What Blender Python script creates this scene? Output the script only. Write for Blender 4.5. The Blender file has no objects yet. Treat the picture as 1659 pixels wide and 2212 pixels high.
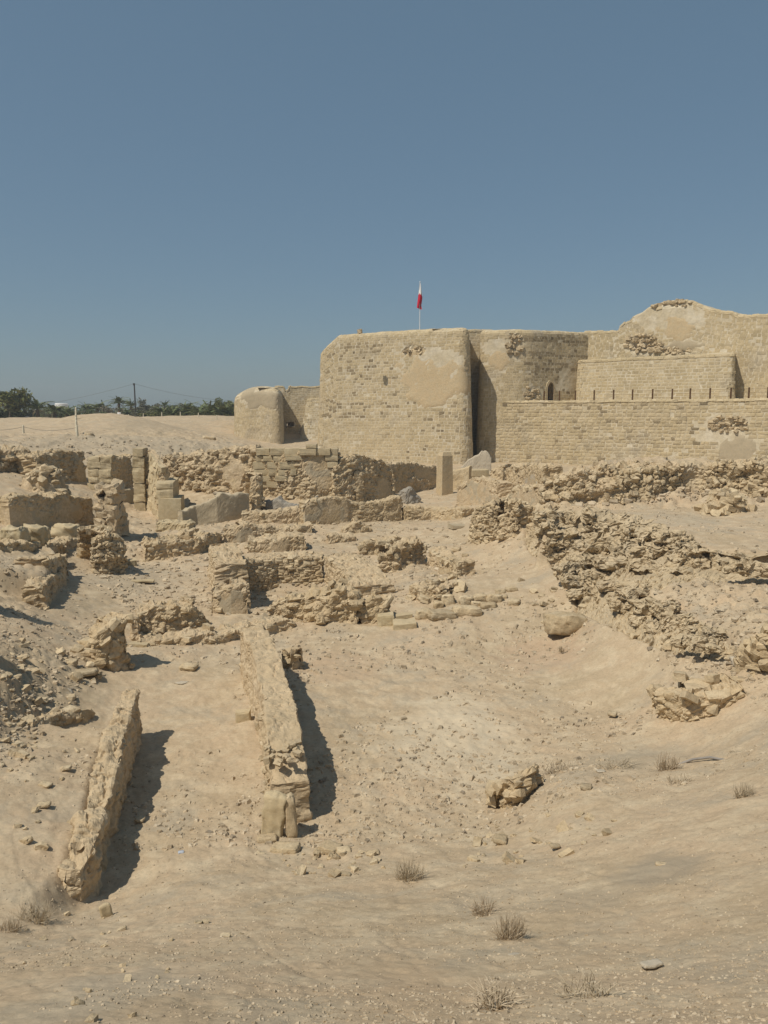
import bpy, math, random
import numpy as np
from mathutils import Matrix, Vector

C = bpy.context.scene
COL = C.collection
R = math.radians

# ------------------------------------------------------------------ camera, sky, sun, exposure
EYE = 7.0
FPX, CX, CY = 1720.0, 829.5, 1106.0            # focal length and centre for a 1659 x 2212 frame
PITCH = math.atan((CY - 897.0) / FPX)          # camera looks slightly down
cam = bpy.data.objects.new('camera', bpy.data.cameras.new('camera'))
COL.objects.link(cam)
cam.location = (0, 0, EYE)
cam.rotation_euler = (R(90) - PITCH, 0, 0)
cam.data.sensor_fit = 'VERTICAL'
cam.data.sensor_height = 36.0
cam.data.lens = 36.0 * FPX / 2212.0
cam.data.clip_start = 0.1
cam.data.clip_end = 6000
C.camera = cam

SUN_EL = R(56)
SUN_DIR = Vector((-math.cos(R(37)), -math.sin(R(37)), math.tan(SUN_EL))).normalized()
world = bpy.data.worlds.new('World')
C.world = world
world.use_nodes = True
wn = world.node_tree.nodes
wl = world.node_tree.links
sky = wn.new('ShaderNodeTexSky')
sky.sky_type = 'NISHITA'
sky.sun_disc = False
sky.sun_elevation = SUN_EL
sky.sun_rotation = math.atan2(SUN_DIR.x, SUN_DIR.y)
sky.altitude = 0
sky.air_density = 1.0
sky.dust_density = 1.0
sky.ozone_density = 1.5
air = wn.new('ShaderNodeMix')                    # dusty air: the clear sky half veiled by an even grey blue
air.data_type = 'RGBA'
air.inputs[0].default_value = 0.5
air.inputs[7].default_value = (0.130 / 0.07, 0.222 / 0.07, 0.290 / 0.07, 1)
wl.new(sky.outputs[0], air.inputs[6])
wl.new(air.outputs[2], wn['Background'].inputs[0])
wn['Background'].inputs[1].default_value = 0.07

sun = bpy.data.objects.new('sun', bpy.data.lights.new('sun', 'SUN'))
COL.objects.link(sun)
sun.data.energy = 3.6
sun.data.angle = R(0.5)
sun.data.color = (1.0, 0.93, 0.80)
sun.rotation_euler = (-SUN_DIR).to_track_quat('-Z', 'Y').to_euler()

C.view_settings.view_transform = 'Standard'
C.view_settings.look = 'None'
C.view_settings.exposure = 0.09
C.view_settings.gamma = 1.0
C.view_settings.use_curve_mapping = False
C.cycles.max_bounces = 6
C.cycles.diffuse_bounces = 3

# ------------------------------------------------------------------ noise
def _h(ix, iy, iz, s):
    h = (ix.astype(np.int64) * 374761393 + iy.astype(np.int64) * 668265263 + iz.astype(np.int64) * 2147483647 + s * 974634777) & 0xFFFFFFFF
    h = ((h ^ (h >> 13)) * 1274126177) & 0xFFFFFFFF
    h = ((h ^ (h >> 15)) * 2246822519) & 0xFFFFFFFF
    return ((h ^ (h >> 16)) & 0xFFFFFF).astype(np.float64) / 16777215.0

def vnoise3(p, s=0):
    i = np.floor(p).astype(np.int64)
    f = p - i
    f = f * f * f * (f * (f * 6 - 15) + 10)
    x, y, z = i[..., 0], i[..., 1], i[..., 2]
    fx, fy, fz = f[..., 0], f[..., 1], f[..., 2]
    def L(a, b, t): return a + (b - a) * t
    a = L(_h(x, y, z, s), _h(x + 1, y, z, s), fx)
    b = L(_h(x, y + 1, z, s), _h(x + 1, y + 1, z, s), fx)
    c = L(_h(x, y, z + 1, s), _h(x + 1, y, z + 1, s), fx)
    d = L(_h(x, y + 1, z + 1, s), _h(x + 1, y + 1, z + 1, s), fx)
    return L(L(a, b, fy), L(c, d, fy), fz) * 2 - 1

def vnoise2(x, y, s=0):
    ix = np.floor(x).astype(np.int64); iy = np.floor(y).astype(np.int64)
    fx = x - ix; fy = y - iy
    fx = fx * fx * fx * (fx * (fx * 6 - 15) + 10); fy = fy * fy * fy * (fy * (fy * 6 - 15) + 10)
    z = np.zeros_like(ix)
    a = _h(ix, iy, z, s); b = _h(ix + 1, iy, z, s); c = _h(ix, iy + 1, z, s); d = _h(ix + 1, iy + 1, z, s)
    a = a + (b - a) * fx; c = c + (d - c) * fx
    return (a + (c - a) * fy) * 2 - 1

def fbm3(p, o=4, s=0, g=0.5):
    r = 0; a = 1.0
    for k in range(o):
        r = r + a * vnoise3(p * (2.03 ** k) + 17.3 * k, s + k); a *= g
    return r

def fbm2(x, y, o=4, s=0, g=0.5):
    r = 0; a = 1.0; m = 1.0
    for k in range(o):
        ca, sa = math.cos(0.6 * k), math.sin(0.6 * k)
        r = r + a * vnoise2((x * ca - y * sa) * m + 11.7 * k, (x * sa + y * ca) * m - 7.1 * k, s + k); a *= g; m *= 2.03
    return r

def worley(p, s=0):
    """F1 and F2 of a jittered 3D cell pattern, and a random value of the nearest cell."""
    i = np.floor(p).astype(np.int64)
    f1 = np.full(p.shape[:-1], 9.0); f2 = f1.copy(); idv = np.zeros(p.shape[:-1])
    for dx in (-1, 0, 1):
        for dy in (-1, 0, 1):
            for dz in (-1, 0, 1):
                cx, cy, cz = i[..., 0] + dx, i[..., 1] + dy, i[..., 2] + dz
                ox = cx + _h(cx, cy, cz, s); oy = cy + _h(cx, cy, cz, s + 1); oz = cz + _h(cx, cy, cz, s + 2)
                d = np.sqrt((ox - p[..., 0]) ** 2 + (oy - p[..., 1]) ** 2 + (oz - p[..., 2]) ** 2)
                near = d < f1
                f2 = np.where(near, f1, np.minimum(f2, d))
                idv = np.where(near, _h(cx, cy, cz, s + 3), idv)
                f1 = np.where(near, d, f1)
    return f1, f2, idv

def sstep(a, b, x):
    t = np.clip((x - a) / (b - a), 0, 1)
    return t * t * (3 - 2 * t)

# ------------------------------------------------------------------ pixel rays
def ray(px, py):
    cp, sp = math.cos(PITCH), math.sin(PITCH)
    a = (np.asarray(px, float) - CX) / FPX
    b = (CY - np.asarray(py, float)) / FPX
    return np.stack([a, cp + b * sp, -sp + b * cp], -1)

def at_z(px, py, z):
    d = ray(px, py)
    return np.array([0, 0, EYE]) + d * ((z - EYE) / d[2])

def at_d(px, py, D):
    """the point seen at (px, py) whose distance along +Y is D"""
    d = ray(px, py)
    return np.array([0, 0, EYE]) + d * (D / d[1])

def z_at(py, D):
    return at_d(CX, py, D)[2]

def x_at(px, D, py=1000):
    return at_d(px, py, D)[0]

# ------------------------------------------------------------------ terrain
CTRL = [  # (px, py, z): ground height seen at a place
    (100, 2212, 4.0), (829, 2212, 4.0), (1560, 2212, 4.25), (0, 2050, 1.25), (100, 2100, 2.4), (829, 2100, 2.6), (829, 2000, 1.75),
    (829, 1900, 0.75), (829, 1830, 0.1), (640, 1850, 0.1), (400, 1920, 0.5), (200, 1950, 0.2), (1100, 2000, 2.0), (1100, 1900, 1.2),
    (1100, 1820, 0.6), (1090, 1745, 0.12), (1400, 2000, 2.4), (1400, 1850, 1.75), (1400, 1700, 1.05), (1220, 1690, 0.75), (1600, 1850, 2.3),
    (1659, 1700, 1.9), (1659, 1560, 1.5), (1500, 1620, 0.8), (1250, 1590, 0.2), (1300, 1500, 0.3), (1400, 1480, 0.7), (1250, 1400, 0.5),
    (1250, 1330, 0.7), (700, 1700, 0), (700, 1500, 0), (900, 1700, 0), (900, 1500, 0), (700, 1400, 0), (1000, 1600, 0.03), (1000, 1400, 0.08),
    (420, 1800, 0.08), (400, 1600, 0), (420, 1450, 0), (1100, 1500, 0.1), (300, 1700, 0), (250, 1830, 0.05), (520, 1600, 0), (330, 1480, 0),
    (60, 1850, 0.28), (100, 1700, 0.22), (30, 1600, 0.4), (0, 1500, 1.25), (100, 1480, 0.75), (190, 1430, 0.35), (0, 1400, 1.35), (60, 1340, 1.1),
    (170, 1340, 0.45), (230, 1300, 0.35), (300, 1280, 0.3), (450, 1330, 0.15), (520, 1290, 0.25), (300, 1220, 0.45), (600, 1290, 0.15),
    (900, 1280, 0.45), (1050, 1250, 0.8), (1150, 1290, 0.8), (1150, 1210, 1.1), (980, 1180, 0.8), (850, 1150, 0.95), (950, 1125, 1.1),
    (1000, 1085, 1.5), (900, 1068, 1.7), (450, 1150, 1.0), (300, 1150, 0.9), (300, 1095, 1.3), (600, 1130, 1.1), (620, 1100, 1.5),
    (60, 1190, 1.4), (60, 1140, 1.9), (40, 1060, 3.0), (180, 1060, 2.5), (430, 1080, 1.7), (650, 1060, 2.2), (800, 1040, 2.0),
    (0, 968, 4.6), (150, 966, 4.6), (300, 966, 4.6), (450, 962, 4.6), (530, 968, 4.3), (50, 937, 5.2), (165, 942, 5.2), (300, 945, 5.0),
    (1200, 1100, 2.8), (1300, 1090, 3.0), (1500, 1090, 3.1), (1659, 1100, 3.2), (1659, 1200, 2.55), (1500, 1200, 2.45), (1350, 1165, 2.35),
    (1200, 1135, 2.2), (1100, 1190, 1.05), (1200, 1240, 1.2), (1280, 1310, 1.15), (1350, 1355, 1.25), (1450, 1430, 1.25), (1560, 1465, 1.45),
    (1659, 1490, 1.6), (1400, 1275, 2.0), (1500, 1300, 2.05), (1600, 1335, 2.1), (1659, 1380, 2.1), (1659, 1265, 2.35), (1540, 1252, 2.3), (1440, 1252, 2.2), (1350, 1232, 2.0), (1280, 1216, 1.85), (1215, 1192, 1.6),
    (1300, 1020, 4.1), (1500, 1008, 4.3), (1659, 1005, 4.3), (1180, 1040, 3.0),
]
CTRL_W = [  # the same, as world points (x, y, z)
    (-1.0, 0, 5.45), (1.0, -3, 5.6), (-4, 0, 5.2), (5, 1, 5.6), (9, 6, 3.6), (12, 14, 2.6), (16, 22, 3.2), (24, 34, 3.4), (30, 46, 3.6), (-9, 7, 1.5), (-8, 11.5, 0.4), (-10, 14, 0.6), (-14, 16, 1.3), (-20, 24, 1.8),
    (-26, 36, 3.2), (-36, 50, 4.6), (-16, 108, 3.2), (-22, 92, 5.0), (-18, 80, 4.4), (-25, 127, 6.4), (-50, 135, 6.3), (-75, 140, 6.3), (-60, 100, 6.0), (-45, 78, 5.2),
    (0, 72, 2.4), (6, 68, 2.4), (12, 74, 2.4), (24, 64, 2.6), (34, 58, 3.0), (20, 56, 3.4), (-8, 82, 2.8), (-9, 100, 3.0), (0, 120, 4), (40, 110, 4), (0, 200, 5.8), (-120, 220, 5.8), (120, 200, 5.8),
]

def _warp(x, y):
    q = np.maximum(y, -4) + 7.0
    return np.stack([x / q * 2.2, np.log(q) * 1.6], -1)

_pts = [at_z(*c) for c in CTRL] + [np.array(c, float) for c in CTRL_W]
_pts = np.array(_pts)
_K = _warp(_pts[:, 0], _pts[:, 1])

def _phi(r2):
    return 0.5 * r2 * np.log(r2 + 1e-12)

def _tps_fit():
    n = len(_K)
    d2 = ((_K[:, None] - _K[None]) ** 2).sum(-1)
    A = np.zeros((n + 3, n + 3))
    A[:n, :n] = _phi(d2) + np.eye(n) * 2e-4
    A[:n, n] = 1; A[:n, n + 1:n + 3] = _K
    A[n, :n] = 1; A[n + 1:n + 3, :n] = _K.T
    b = np.zeros(n + 3); b[:n] = _pts[:, 2]
    return np.linalg.solve(A, b)
_TPS = _tps_fit()

def base_exact(x, y):
    sh = np.shape(x)
    q = _warp(np.ravel(x), np.ravel(y))
    out = np.empty(len(q))
    for a in range(0, len(q), 60000):
        qq = q[a:a + 60000]
        d2 = ((qq[:, None] - _K[None]) ** 2).sum(-1)
        out[a:a + 60000] = _phi(d2) @ _TPS[:-3] + _TPS[-3] + qq @ _TPS[-2:]
    out = np.clip(out, -0.6, 8.0).reshape(sh)
    far = sstep(170, 260, np.asarray(y, float))
    return out * (1 - far) + 5.6 * far

_GU = np.linspace(-4.6, 4.6, 460); _GV = np.linspace(math.log(3.0) * 1.6, math.log(460) * 1.6, 420)
def _grid():
    v = np.exp(_GV / 1.6)
    return base_exact(_GU[:, None] / 2.2 * v[None], (v - 7.0)[None] + 0 * _GU[:, None])
_GZ = _grid()

def base_z(x, y):
    q = np.maximum(y, -4) + 7.0
    u = np.clip((x / q * 2.2 - _GU[0]) / (_GU[1] - _GU[0]), 0, len(_GU) - 1.001)
    v = np.clip((np.log(q) * 1.6 - _GV[0]) / (_GV[1] - _GV[0]), 0, len(_GV) - 1.001)
    iu = u.astype(int); iv = v.astype(int); a = u - iu; b = v - iv
    return (_GZ[iu, iv] * (1 - a) + _GZ[iu + 1, iv] * a) * (1 - b) + (_GZ[iu, iv + 1] * (1 - a) + _GZ[iu + 1, iv + 1] * a) * b

# raised and sunken areas: polygon in world metres, height change, edge width
FEATURES = []

def poly_sd(x, y, poly):
    """signed distance to a polygon, negative inside"""
    d = np.full(np.shape(x), 1e9); inside = np.zeros(np.shape(x), bool)
    n = len(poly)
    for i in range(n):
        ax, ay = poly[i]; bx, by = poly[(i + 1) % n]
        ex, ey = bx - ax, by - ay
        t = np.clip(((x - ax) * ex + (y - ay) * ey) / (ex * ex + ey * ey + 1e-12), 0, 1)
        d = np.minimum(d, np.hypot(x - ax - t * ex, y - ay - t * ey))
        c = ((ay > y) != (by > y)) & (x < (bx - ax) * (y - ay) / (by - ay + 1e-12) + ax)
        inside ^= c
    return np.where(inside, -d, d)

def feature(px_poly, dz, w, level=None, fade=None):
    poly = [tuple(at_z(a, b, zz)[:2]) for a, b, zz in px_poly]
    xs = [p[0] for p in poly]; ys = [p[1] for p in poly]
    FEATURES.append((poly, dz, w, (min(xs) - w, max(xs) + w, min(ys) - w, max(ys) + w), level, fade))

# earth held back by the near left wall; sunken room; gate passage; lower left platform
feature([(250, 1560, 0.6), (222, 1680, 0.6), (196, 1790, 0.6), (165, 1890, 0.5), (110, 1960, 0.5), (0, 2090, 0.6), (-200, 2150, 0.8), (-300, 1560, 0.9)], 0.62, 0.5, None, (8.4, 11.6))
feature([(105, 1318, 0.5), (140, 1262, 0.5), (95, 1232, 0.7), (-150, 1225, 0.9), (-200, 1318, 0.8)], 0.75, 0.3)
feature([(527, 1258, 0.2), (697, 1258, 0.2), (765, 1292, 0.2), (620, 1312, 0.2), (536, 1320, 0.2)], -0.35, 0.3)
feature([(1165, 1121, 3.05), (1240, 1121, 3.05), (1300, 1123, 3.1), (1361, 1138, 3.1), (1403, 1152, 3.1), (1483, 1173, 3.1), (1560, 1179, 3.1), (1659, 1182, 3.1), (1800, 1185, 3.1), (1800, 1096, 3.1), (1500, 1092, 3.1), (1250, 1094, 3.1)], 0, 0.4, 3.06)

def mound(x, y):
    cx = x_at(235, 100)
    m = 1.45 * np.exp(-(((x - cx) / 7.5) ** 2 + ((y - 100) / 7.0) ** 2))
    cx2 = x_at(70, 118)
    return m + 0.5 * np.exp(-(((x - cx2) / 9) ** 2 + ((y - 118) / 9) ** 2))

def terrain0(x, y):
    x = np.asarray(x, float); y = np.asarray(y, float)
    z = base_z(x, y) + mound(x, y)
    for poly, dz, w, (x0, x1, y0, y1), level, fade in FEATURES:
        m = (x > x0) & (x < x1) & (y > y0) & (y < y1)
        if m.any():
            sd = poly_sd(x[m], y[m], poly)
            k = 1 - sstep(-w * 0.5, w * 0.5, sd)
            if fade: k = k * sstep(fade[0], fade[1], y[m])
            if level is None: z[m] += dz * k
            else: z[m] = z[m] * (1 - k) + k * (level + 0.25 * (z[m] - level))
    return z

ROUGH = []   # (world polygon, amplitude, cell size, edge)

def terrain(x, y):
    """full ground height with relief"""
    z = terrain0(x, y)
    dist = np.clip(np.asarray(y, float), 2, 200)
    z = z + 0.05 * fbm2(x * 0.45, y * 0.45, 4, 5) * np.clip(dist / 15, 0.5, 1.6)
    z = z + 0.022 * np.clip(dist / 16, 0.45, 1) * fbm2(x * 2.6, y * 2.6, 4, 15, 0.6) + 0.010 * np.clip(dist / 14, 0.6, 1) * fbm2(x * 11, y * 11, 3, 25, 0.65)
    # runnels down the near slope and trodden hollows on the floor
    rill = np.abs(fbm2(x * 0.9 + 0.35 * y, y * 0.28 - 0.1 * x, 4, 35))
    z = z - 0.012 * np.clip(0.12 - rill, 0, 1) / 0.12 * sstep(15, 10, dist)
    z = z - 0.03 * np.clip(fbm2(x * 1.9, y * 1.9, 3, 45) - 0.35, 0, 1)
    for poly, amp, cell, w in ROUGH:
        pa = np.array(poly)
        m = (x > pa[:, 0].min() - w) & (x < pa[:, 0].max() + w) & (y > pa[:, 1].min() - w) & (y < pa[:, 1].max() + w)
        if m.any():
            k = 1 - sstep(-w, w, poly_sd(x[m], y[m], poly))
            p = np.stack([x[m] / cell, y[m] / cell, z[m] / cell], -1)
            p = p + 0.35 * np.stack([vnoise3(p * 1.3, 61), vnoise3(p * 1.3, 62), vnoise3(p * 1.3, 63)], -1)
            f1, f2, idv = worley(p, 40)
            b = sstep(0.0, 0.35, f2 - f1) * (0.35 + 0.65 * idv) + 0.8 * fbm2(x[m] / cell * 0.4, y[m] / cell * 0.4, 3, 71)
            z[m] += amp * b * k
    return z

_T = np.geomspace(1.2, 420, 900)

def hits(px, py):
    """points where rays through pixels meet the ground"""
    px = np.atleast_1d(np.asarray(px, float)); py = np.atleast_1d(np.asarray(py, float))
    out = np.zeros((len(px), 3))
    for a in range(0, len(px), 60):
        d = ray(px[a:a + 60], py[a:a + 60])
        d = d / d[:, 1:2]
        X = d[:, None, 0] * _T; Y = d[:, None, 1] * _T; Z = EYE + d[:, None, 2] * _T
        under = Z - terrain0(X, Y) < 0
        k = np.argmax(under, 1); k = np.where(under.any(1), k, len(_T) - 1); k = np.maximum(k, 1)
        n = np.arange(len(k))
        ts = np.linspace(_T[k - 1], _T[k], 12, axis=1)
        zz = EYE + d[:, 2:3] * ts - terrain0(d[:, 0:1] * ts, ts)
        q = np.where((zz < 0).any(1), np.argmax(zz < 0, 1), 11)
        t = ts[n, q]
        out[a:a + len(k)] = d * t[:, None] + np.array([0, 0, EYE])
    return out

def hit(px, py):
    return hits([px], [py])[0]

def wpoly(pxs):
    return [tuple(p[:2]) for p in hits([a for a, b in pxs], [b for a, b in pxs])]

# ------------------------------------------------------------------ materials
def lin(r, g, b):
    f = lambda c: (c / 255 / 12.92) if c <= 10 else ((c / 255 + 0.055) / 1.055) ** 2.4
    return (f(r), f(g), f(b), 1)

def new_mat(name):
    m = bpy.data.materials.new(name)
    m.use_nodes = True
    t = m.node_tree
    b = t.nodes['Principled BSDF']
    b.inputs['Roughness'].default_value = 0.95
    b.inputs['Specular IOR Level'].default_value = 0.1
    return m, t.nodes, t.links, b

def _noise(N, L, pos, scale, detail=4, rough=0.55, dist=0.0, off=0):
    n = N.new('ShaderNodeTexNoise')
    n.inputs['Scale'].default_value = scale; n.inputs['Detail'].default_value = detail
    n.inputs['Roughness'].default_value = rough; n.inputs['Distortion'].default_value = dist
    if off:
        v = N.new('ShaderNodeVectorMath'); v.operation = 'ADD'; v.inputs[1].default_value = (off, off * 0.7, -off)
        L.new(pos, v.inputs[0]); pos = v.outputs[0]
    L.new(pos, n.inputs['Vector'])
    return n.outputs['Fac']

def _ramp(N, L, fac, stops):
    r = N.new('ShaderNodeValToRGB')
    e = r.color_ramp.elements
    while len(e) < len(stops): e.new(0.5)
    for q, (p, c) in zip(e, stops):
        q.position = p; q.color = c if len(c) == 4 else (*c, 1)
    L.new(fac, r.inputs[0])
    return r.outputs[0]

def _mix(N, L, fac, a, b, mode='MIX'):
    m = N.new('ShaderNodeMix'); m.data_type = 'RGBA'; m.blend_type = mode
    for s, v in ((0, fac), (6, a), (7, b)):
        if isinstance(v, (int, float)): m.inputs[s].default_value = v
        elif isinstance(v, tuple): m.inputs[s].default_value = v if len(v) == 4 else (*v, 1)
        else: L.new(v, m.inputs[s])
    return m.outputs[2]

def _bump(N, L, b, h, strength, dist, prev=None):
    k = N.new('ShaderNodeBump'); k.inputs['Strength'].default_value = strength; k.inputs['Distance'].default_value = dist
    L.new(h, k.inputs['Height'])
    if prev is not None: L.new(prev, k.inputs['Normal'])
    L.new(k.outputs[0], b.inputs['Normal'])
    return k.outputs[0]

def g1(v): return (v, v, v, 1)
STAINS = []      # (x, y, rx, ry, colour, strength): crusts and patches of other soil

def add_stains(m):
    N, L = m.node_tree.nodes, m.node_tree.links
    b = N['Principled BSDF']
    geo = N.new('ShaderNodeNewGeometry')
    sp = N.new('ShaderNodeSeparateXYZ'); L.new(geo.outputs['Position'], sp.inputs[0])
    col = b.inputs['Base Color'].links[0].from_socket
    nz = _noise(N, L, geo.outputs['Position'], 0.8, 7, 0.68, 0.6, 3.3)
    for (x, y, rx, ry, c, k) in STAINS:
        def M_(op, a, v):
            q = N.new('ShaderNodeMath'); q.operation = op
            for i_, z in ((0, a), (1, v)):
                if isinstance(z, (int, float)): q.inputs[i_].default_value = z
                else: L.new(z, q.inputs[i_])
            return q.outputs[0]
        ax = M_('DIVIDE', M_('SUBTRACT', sp.outputs[0], float(x)), float(rx)); ay = M_('DIVIDE', M_('SUBTRACT', sp.outputs[1], float(y)), float(ry))
        d = M_('ADD', M_('SQRT', M_('ADD', M_('MULTIPLY', ax, ax), M_('MULTIPLY', ay, ay)), 0.0), M_('MULTIPLY', M_('SUBTRACT', nz, 0.5), 2.6))
        col = _mix(N, L, _ramp(N, L, d, [(0.55, g1(k)), (1.0, g1(0))]), col, c)
    L.new(col, b.inputs['Base Color'])

def earth_mat(name, c1, c2, c3, s=1.0, rnd=0.0, fine=14.0, bump=(0.6, 0.02), speck=0.35, dust=0.0, grey=None, pits=0.0):
    """mottled dry earth or stone: three colours, grain and relief; rnd varies it from stone to stone"""
    m, N, L, b = new_mat(name)
    geo = N.new('ShaderNodeNewGeometry'); pos = geo.outputs['Position']
    big = _noise(N, L, pos, 0.33 * s, 5, 0.6, 0.4)
    col = _ramp(N, L, big, [(0.35, c1), (0.65, c2)])
    mid = _noise(N, L, pos, 1.7 * s, 6, 0.65, 0.3, 5.3)
    col = _mix(N, L, _ramp(N, L, mid, [(0.45, g1(0)), (0.7, g1(1))]), col, c3)
    if grey is not None:
        gn = _noise(N, L, pos, 0.7 * s, 5, 0.65, 0.5, 31.0)
        col = _mix(N, L, _ramp(N, L, gn, [(0.52, g1(0)), (0.66, g1(0.8))]), col, grey)
    fn = _noise(N, L, pos, fine * s, 6, 0.75, 0, 9.1)
    col = _mix(N, L, 1.0, col, _ramp(N, L, fn, [(0.25, g1(1 - speck)), (0.5, g1(1.0)), (0.75, g1(1 + speck * 0.5))]), 'MULTIPLY')
    if rnd:
        oi = N.new('ShaderNodeObjectInfo')
        ad = N.new('ShaderNodeMath'); ad.operation = 'ADD'
        L.new(oi.outputs['Random'], ad.inputs[0]); L.new(geo.outputs['Random Per Island'], ad.inputs[1])
        fr = N.new('ShaderNodeMath'); fr.operation = 'FRACT'; L.new(ad.outputs[0], fr.inputs[0])
        rc = _ramp(N, L, fr.outputs[0], [(0.0, (1 - 1.2 * rnd, 1 - 1.2 * rnd, 1 - 1.15 * rnd)), (0.08, (1 - 0.6 * rnd, 1 - 0.62 * rnd, 1 - 0.66 * rnd)), (0.5, (1.0, 0.995, 0.985)), (0.85, (1 + 0.25 * rnd, 1 + 0.24 * rnd, 1 + 0.2 * rnd)), (1.0, (1 + 0.5 * rnd, 1 + 0.52 * rnd, 1 + 0.52 * rnd))])
        col = _mix(N, L, 1.0, col, rc, 'MULTIPLY')
    if dust:
        sx = N.new('ShaderNodeSeparateXYZ'); L.new(geo.outputs['True Normal'], sx.inputs[0])
        col = _mix(N, L, _ramp(N, L, sx.outputs[2], [(0.55, g1(0)), (0.95, g1(dust))]), col, SAND)
    L.new(col, b.inputs['Base Color'])
    nb = _bump(N, L, b, _noise(N, L, pos, fine * 0.45 * s, 8, 0.72, 0.2, 2.2), bump[0], bump[1])
    if pits:
        vo = N.new('ShaderNodeTexVoronoi'); vo.inputs['Scale'].default_value = 9 * s; L.new(pos, vo.inputs['Vector'])
        pr = _ramp(N, L, vo.outputs['Distance'], [(0.0, g1(0)), (0.28, g1(1))])
        _bump(N, L, b, pr, pits, 0.03, nb)
    return m

def flat_mat(name, c, rough=0.6, var=0.12, s=6.0):
    m, N, L, b = new_mat(name)
    geo = N.new('ShaderNodeNewGeometry')
    f = _noise(N, L, geo.outputs['Position'], s, 4)
    L.new(_mix(N, L, 1.0, c, _ramp(N, L, f, [(0.3, g1(1 - var)), (0.7, g1(1 + var))]), 'MULTIPLY'), b.inputs['Base Color'])
    b.inputs['Roughness'].default_value = rough
    return m

def leaf_mat(name, c1, c2, c3, tint=1.0):
    m, N, L, b = new_mat(name)
    geo = N.new('ShaderNodeNewGeometry')
    oi = N.new('ShaderNodeObjectInfo')
    col = _ramp(N, L, geo.outputs['Random Per Island'], [(0.0, c1), (0.6, c2), (1.0, c3)])
    col = _mix(N, L, 1.0, col, _ramp(N, L, oi.outputs['Random'], [(0, (1 - 0.2 * tint, 1 - 0.15 * tint, 1 - 0.2 * tint)), (1, (1 + 0.2 * tint, 1 + 0.12 * tint, 1 + 0.1 * tint))]), 'MULTIPLY')
    L.new(col, b.inputs['Base Color'])
    b.inputs['Roughness'].default_value = 0.7
    return m

SAND = (0.44, 0.345, 0.222, 1)
M = {}
M['sand'] = earth_mat('dry sand', (0.405, 0.315, 0.206, 1), (0.468, 0.357, 0.238, 1), (0.525, 0.428, 0.295, 1), 1.0, fine=16, bump=(0.65, 0.025), speck=0.26, grey=(0.39, 0.325, 0.235, 1))
M['pebble'] = earth_mat('pebbles', (0.40, 0.32, 0.22, 1), (0.46, 0.37, 0.26, 1), (0.52, 0.44, 0.33, 1), 2.0, rnd=0.4, fine=20, bump=(0.5, 0.01))
M['rubble'] = earth_mat('rubble stone', (0.451, 0.351, 0.220, 1), (0.511, 0.403, 0.261, 1), (0.558, 0.463, 0.320, 1), 1.2, rnd=0.26, fine=9, bump=(0.9, 0.05), speck=0.4, pits=0.35)
M['core'] = earth_mat('rubble core', (0.440, 0.339, 0.213, 1), (0.499, 0.386, 0.250, 1), (0.559, 0.451, 0.309, 1), 1.2, fine=9, bump=(0.6, 0.05), speck=0.4, dust=0.6, pits=0.3)
M['brown_core'] = earth_mat('brown rubble core', (0.43, 0.33, 0.20, 1), (0.50, 0.385, 0.24, 1), (0.54, 0.43, 0.29, 1), 1.0, fine=9, bump=(0.6, 0.05), speck=0.4, dust=0.5, pits=0.35)
M['brown_rubble'] = earth_mat('brown rubble stone', (0.44, 0.345, 0.22, 1), (0.50, 0.395, 0.255, 1), (0.54, 0.44, 0.30, 1), 1.0, rnd=0.22, fine=9, bump=(0.8, 0.05), speck=0.36)
M['ashlar'] = earth_mat('ashlar block', (0.45, 0.365, 0.225, 1), (0.50, 0.405, 0.26, 1), (0.53, 0.445, 0.30, 1), 1.0, rnd=0.12, fine=7, bump=(0.6, 0.03), speck=0.22, dust=0.3, pits=0.15)
M['plaster'] = earth_mat('grey plaster', (0.407, 0.336, 0.231, 1), (0.451, 0.374, 0.259, 1), (0.374, 0.314, 0.220, 1), 1.3, fine=5, bump=(0.5, 0.03), speck=0.16)
M['grey_plaster'] = earth_mat('blue grey plaster', (0.30, 0.275, 0.235, 1), (0.36, 0.315, 0.25, 1), (0.27, 0.25, 0.22, 1), 1.3, fine=5, bump=(0.5, 0.03), speck=0.16)
M['pale_plaster'] = earth_mat('pale plaster', (0.46, 0.40, 0.31, 1), (0.50, 0.43, 0.33, 1), (0.43, 0.37, 0.28, 1), 1.3, fine=6, bump=(0.6, 0.03), speck=0.2)
M['ochre_plaster'] = earth_mat('ochre plaster', (0.50, 0.388, 0.24, 1), (0.54, 0.42, 0.262, 1), (0.50, 0.41, 0.272, 1), 1.4, fine=6, bump=(0.8, 0.05), speck=0.26, pits=0.2)
M['mortar'] = earth_mat('lime mortar', (0.50, 0.42, 0.29, 1), (0.56, 0.48, 0.345, 1), (0.62, 0.55, 0.43, 1), 0.6, fine=6, bump=(0.8, 0.05), speck=0.25)
M['fort'] = earth_mat('fort stone', (0.44, 0.355, 0.22, 1), (0.50, 0.40, 0.25, 1), (0.52, 0.43, 0.29, 1), 0.45, rnd=0.15, fine=7, bump=(0.8, 0.04), speck=0.28, grey=(0.40, 0.34, 0.25, 1))
M['fort_dark'] = earth_mat('weathered fort stone', (0.27, 0.21, 0.13, 1), (0.33, 0.26, 0.165, 1), (0.38, 0.31, 0.205, 1), 1.0, rnd=0.3, fine=9, bump=(1.0, 0.06), speck=0.4, pits=0.8)
M['outcrop'] = earth_mat('weathered bank', (0.45, 0.36, 0.235, 1), (0.51, 0.41, 0.27, 1), (0.56, 0.46, 0.32, 1), 1.0, fine=10, bump=(0.7, 0.05), speck=0.36, dust=0.7, grey=(0.41, 0.345, 0.25, 1), pits=0.2)
M['wood'] = flat_mat('dark wood', (0.09, 0.065, 0.045, 1), 0.7, 0.3)
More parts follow.
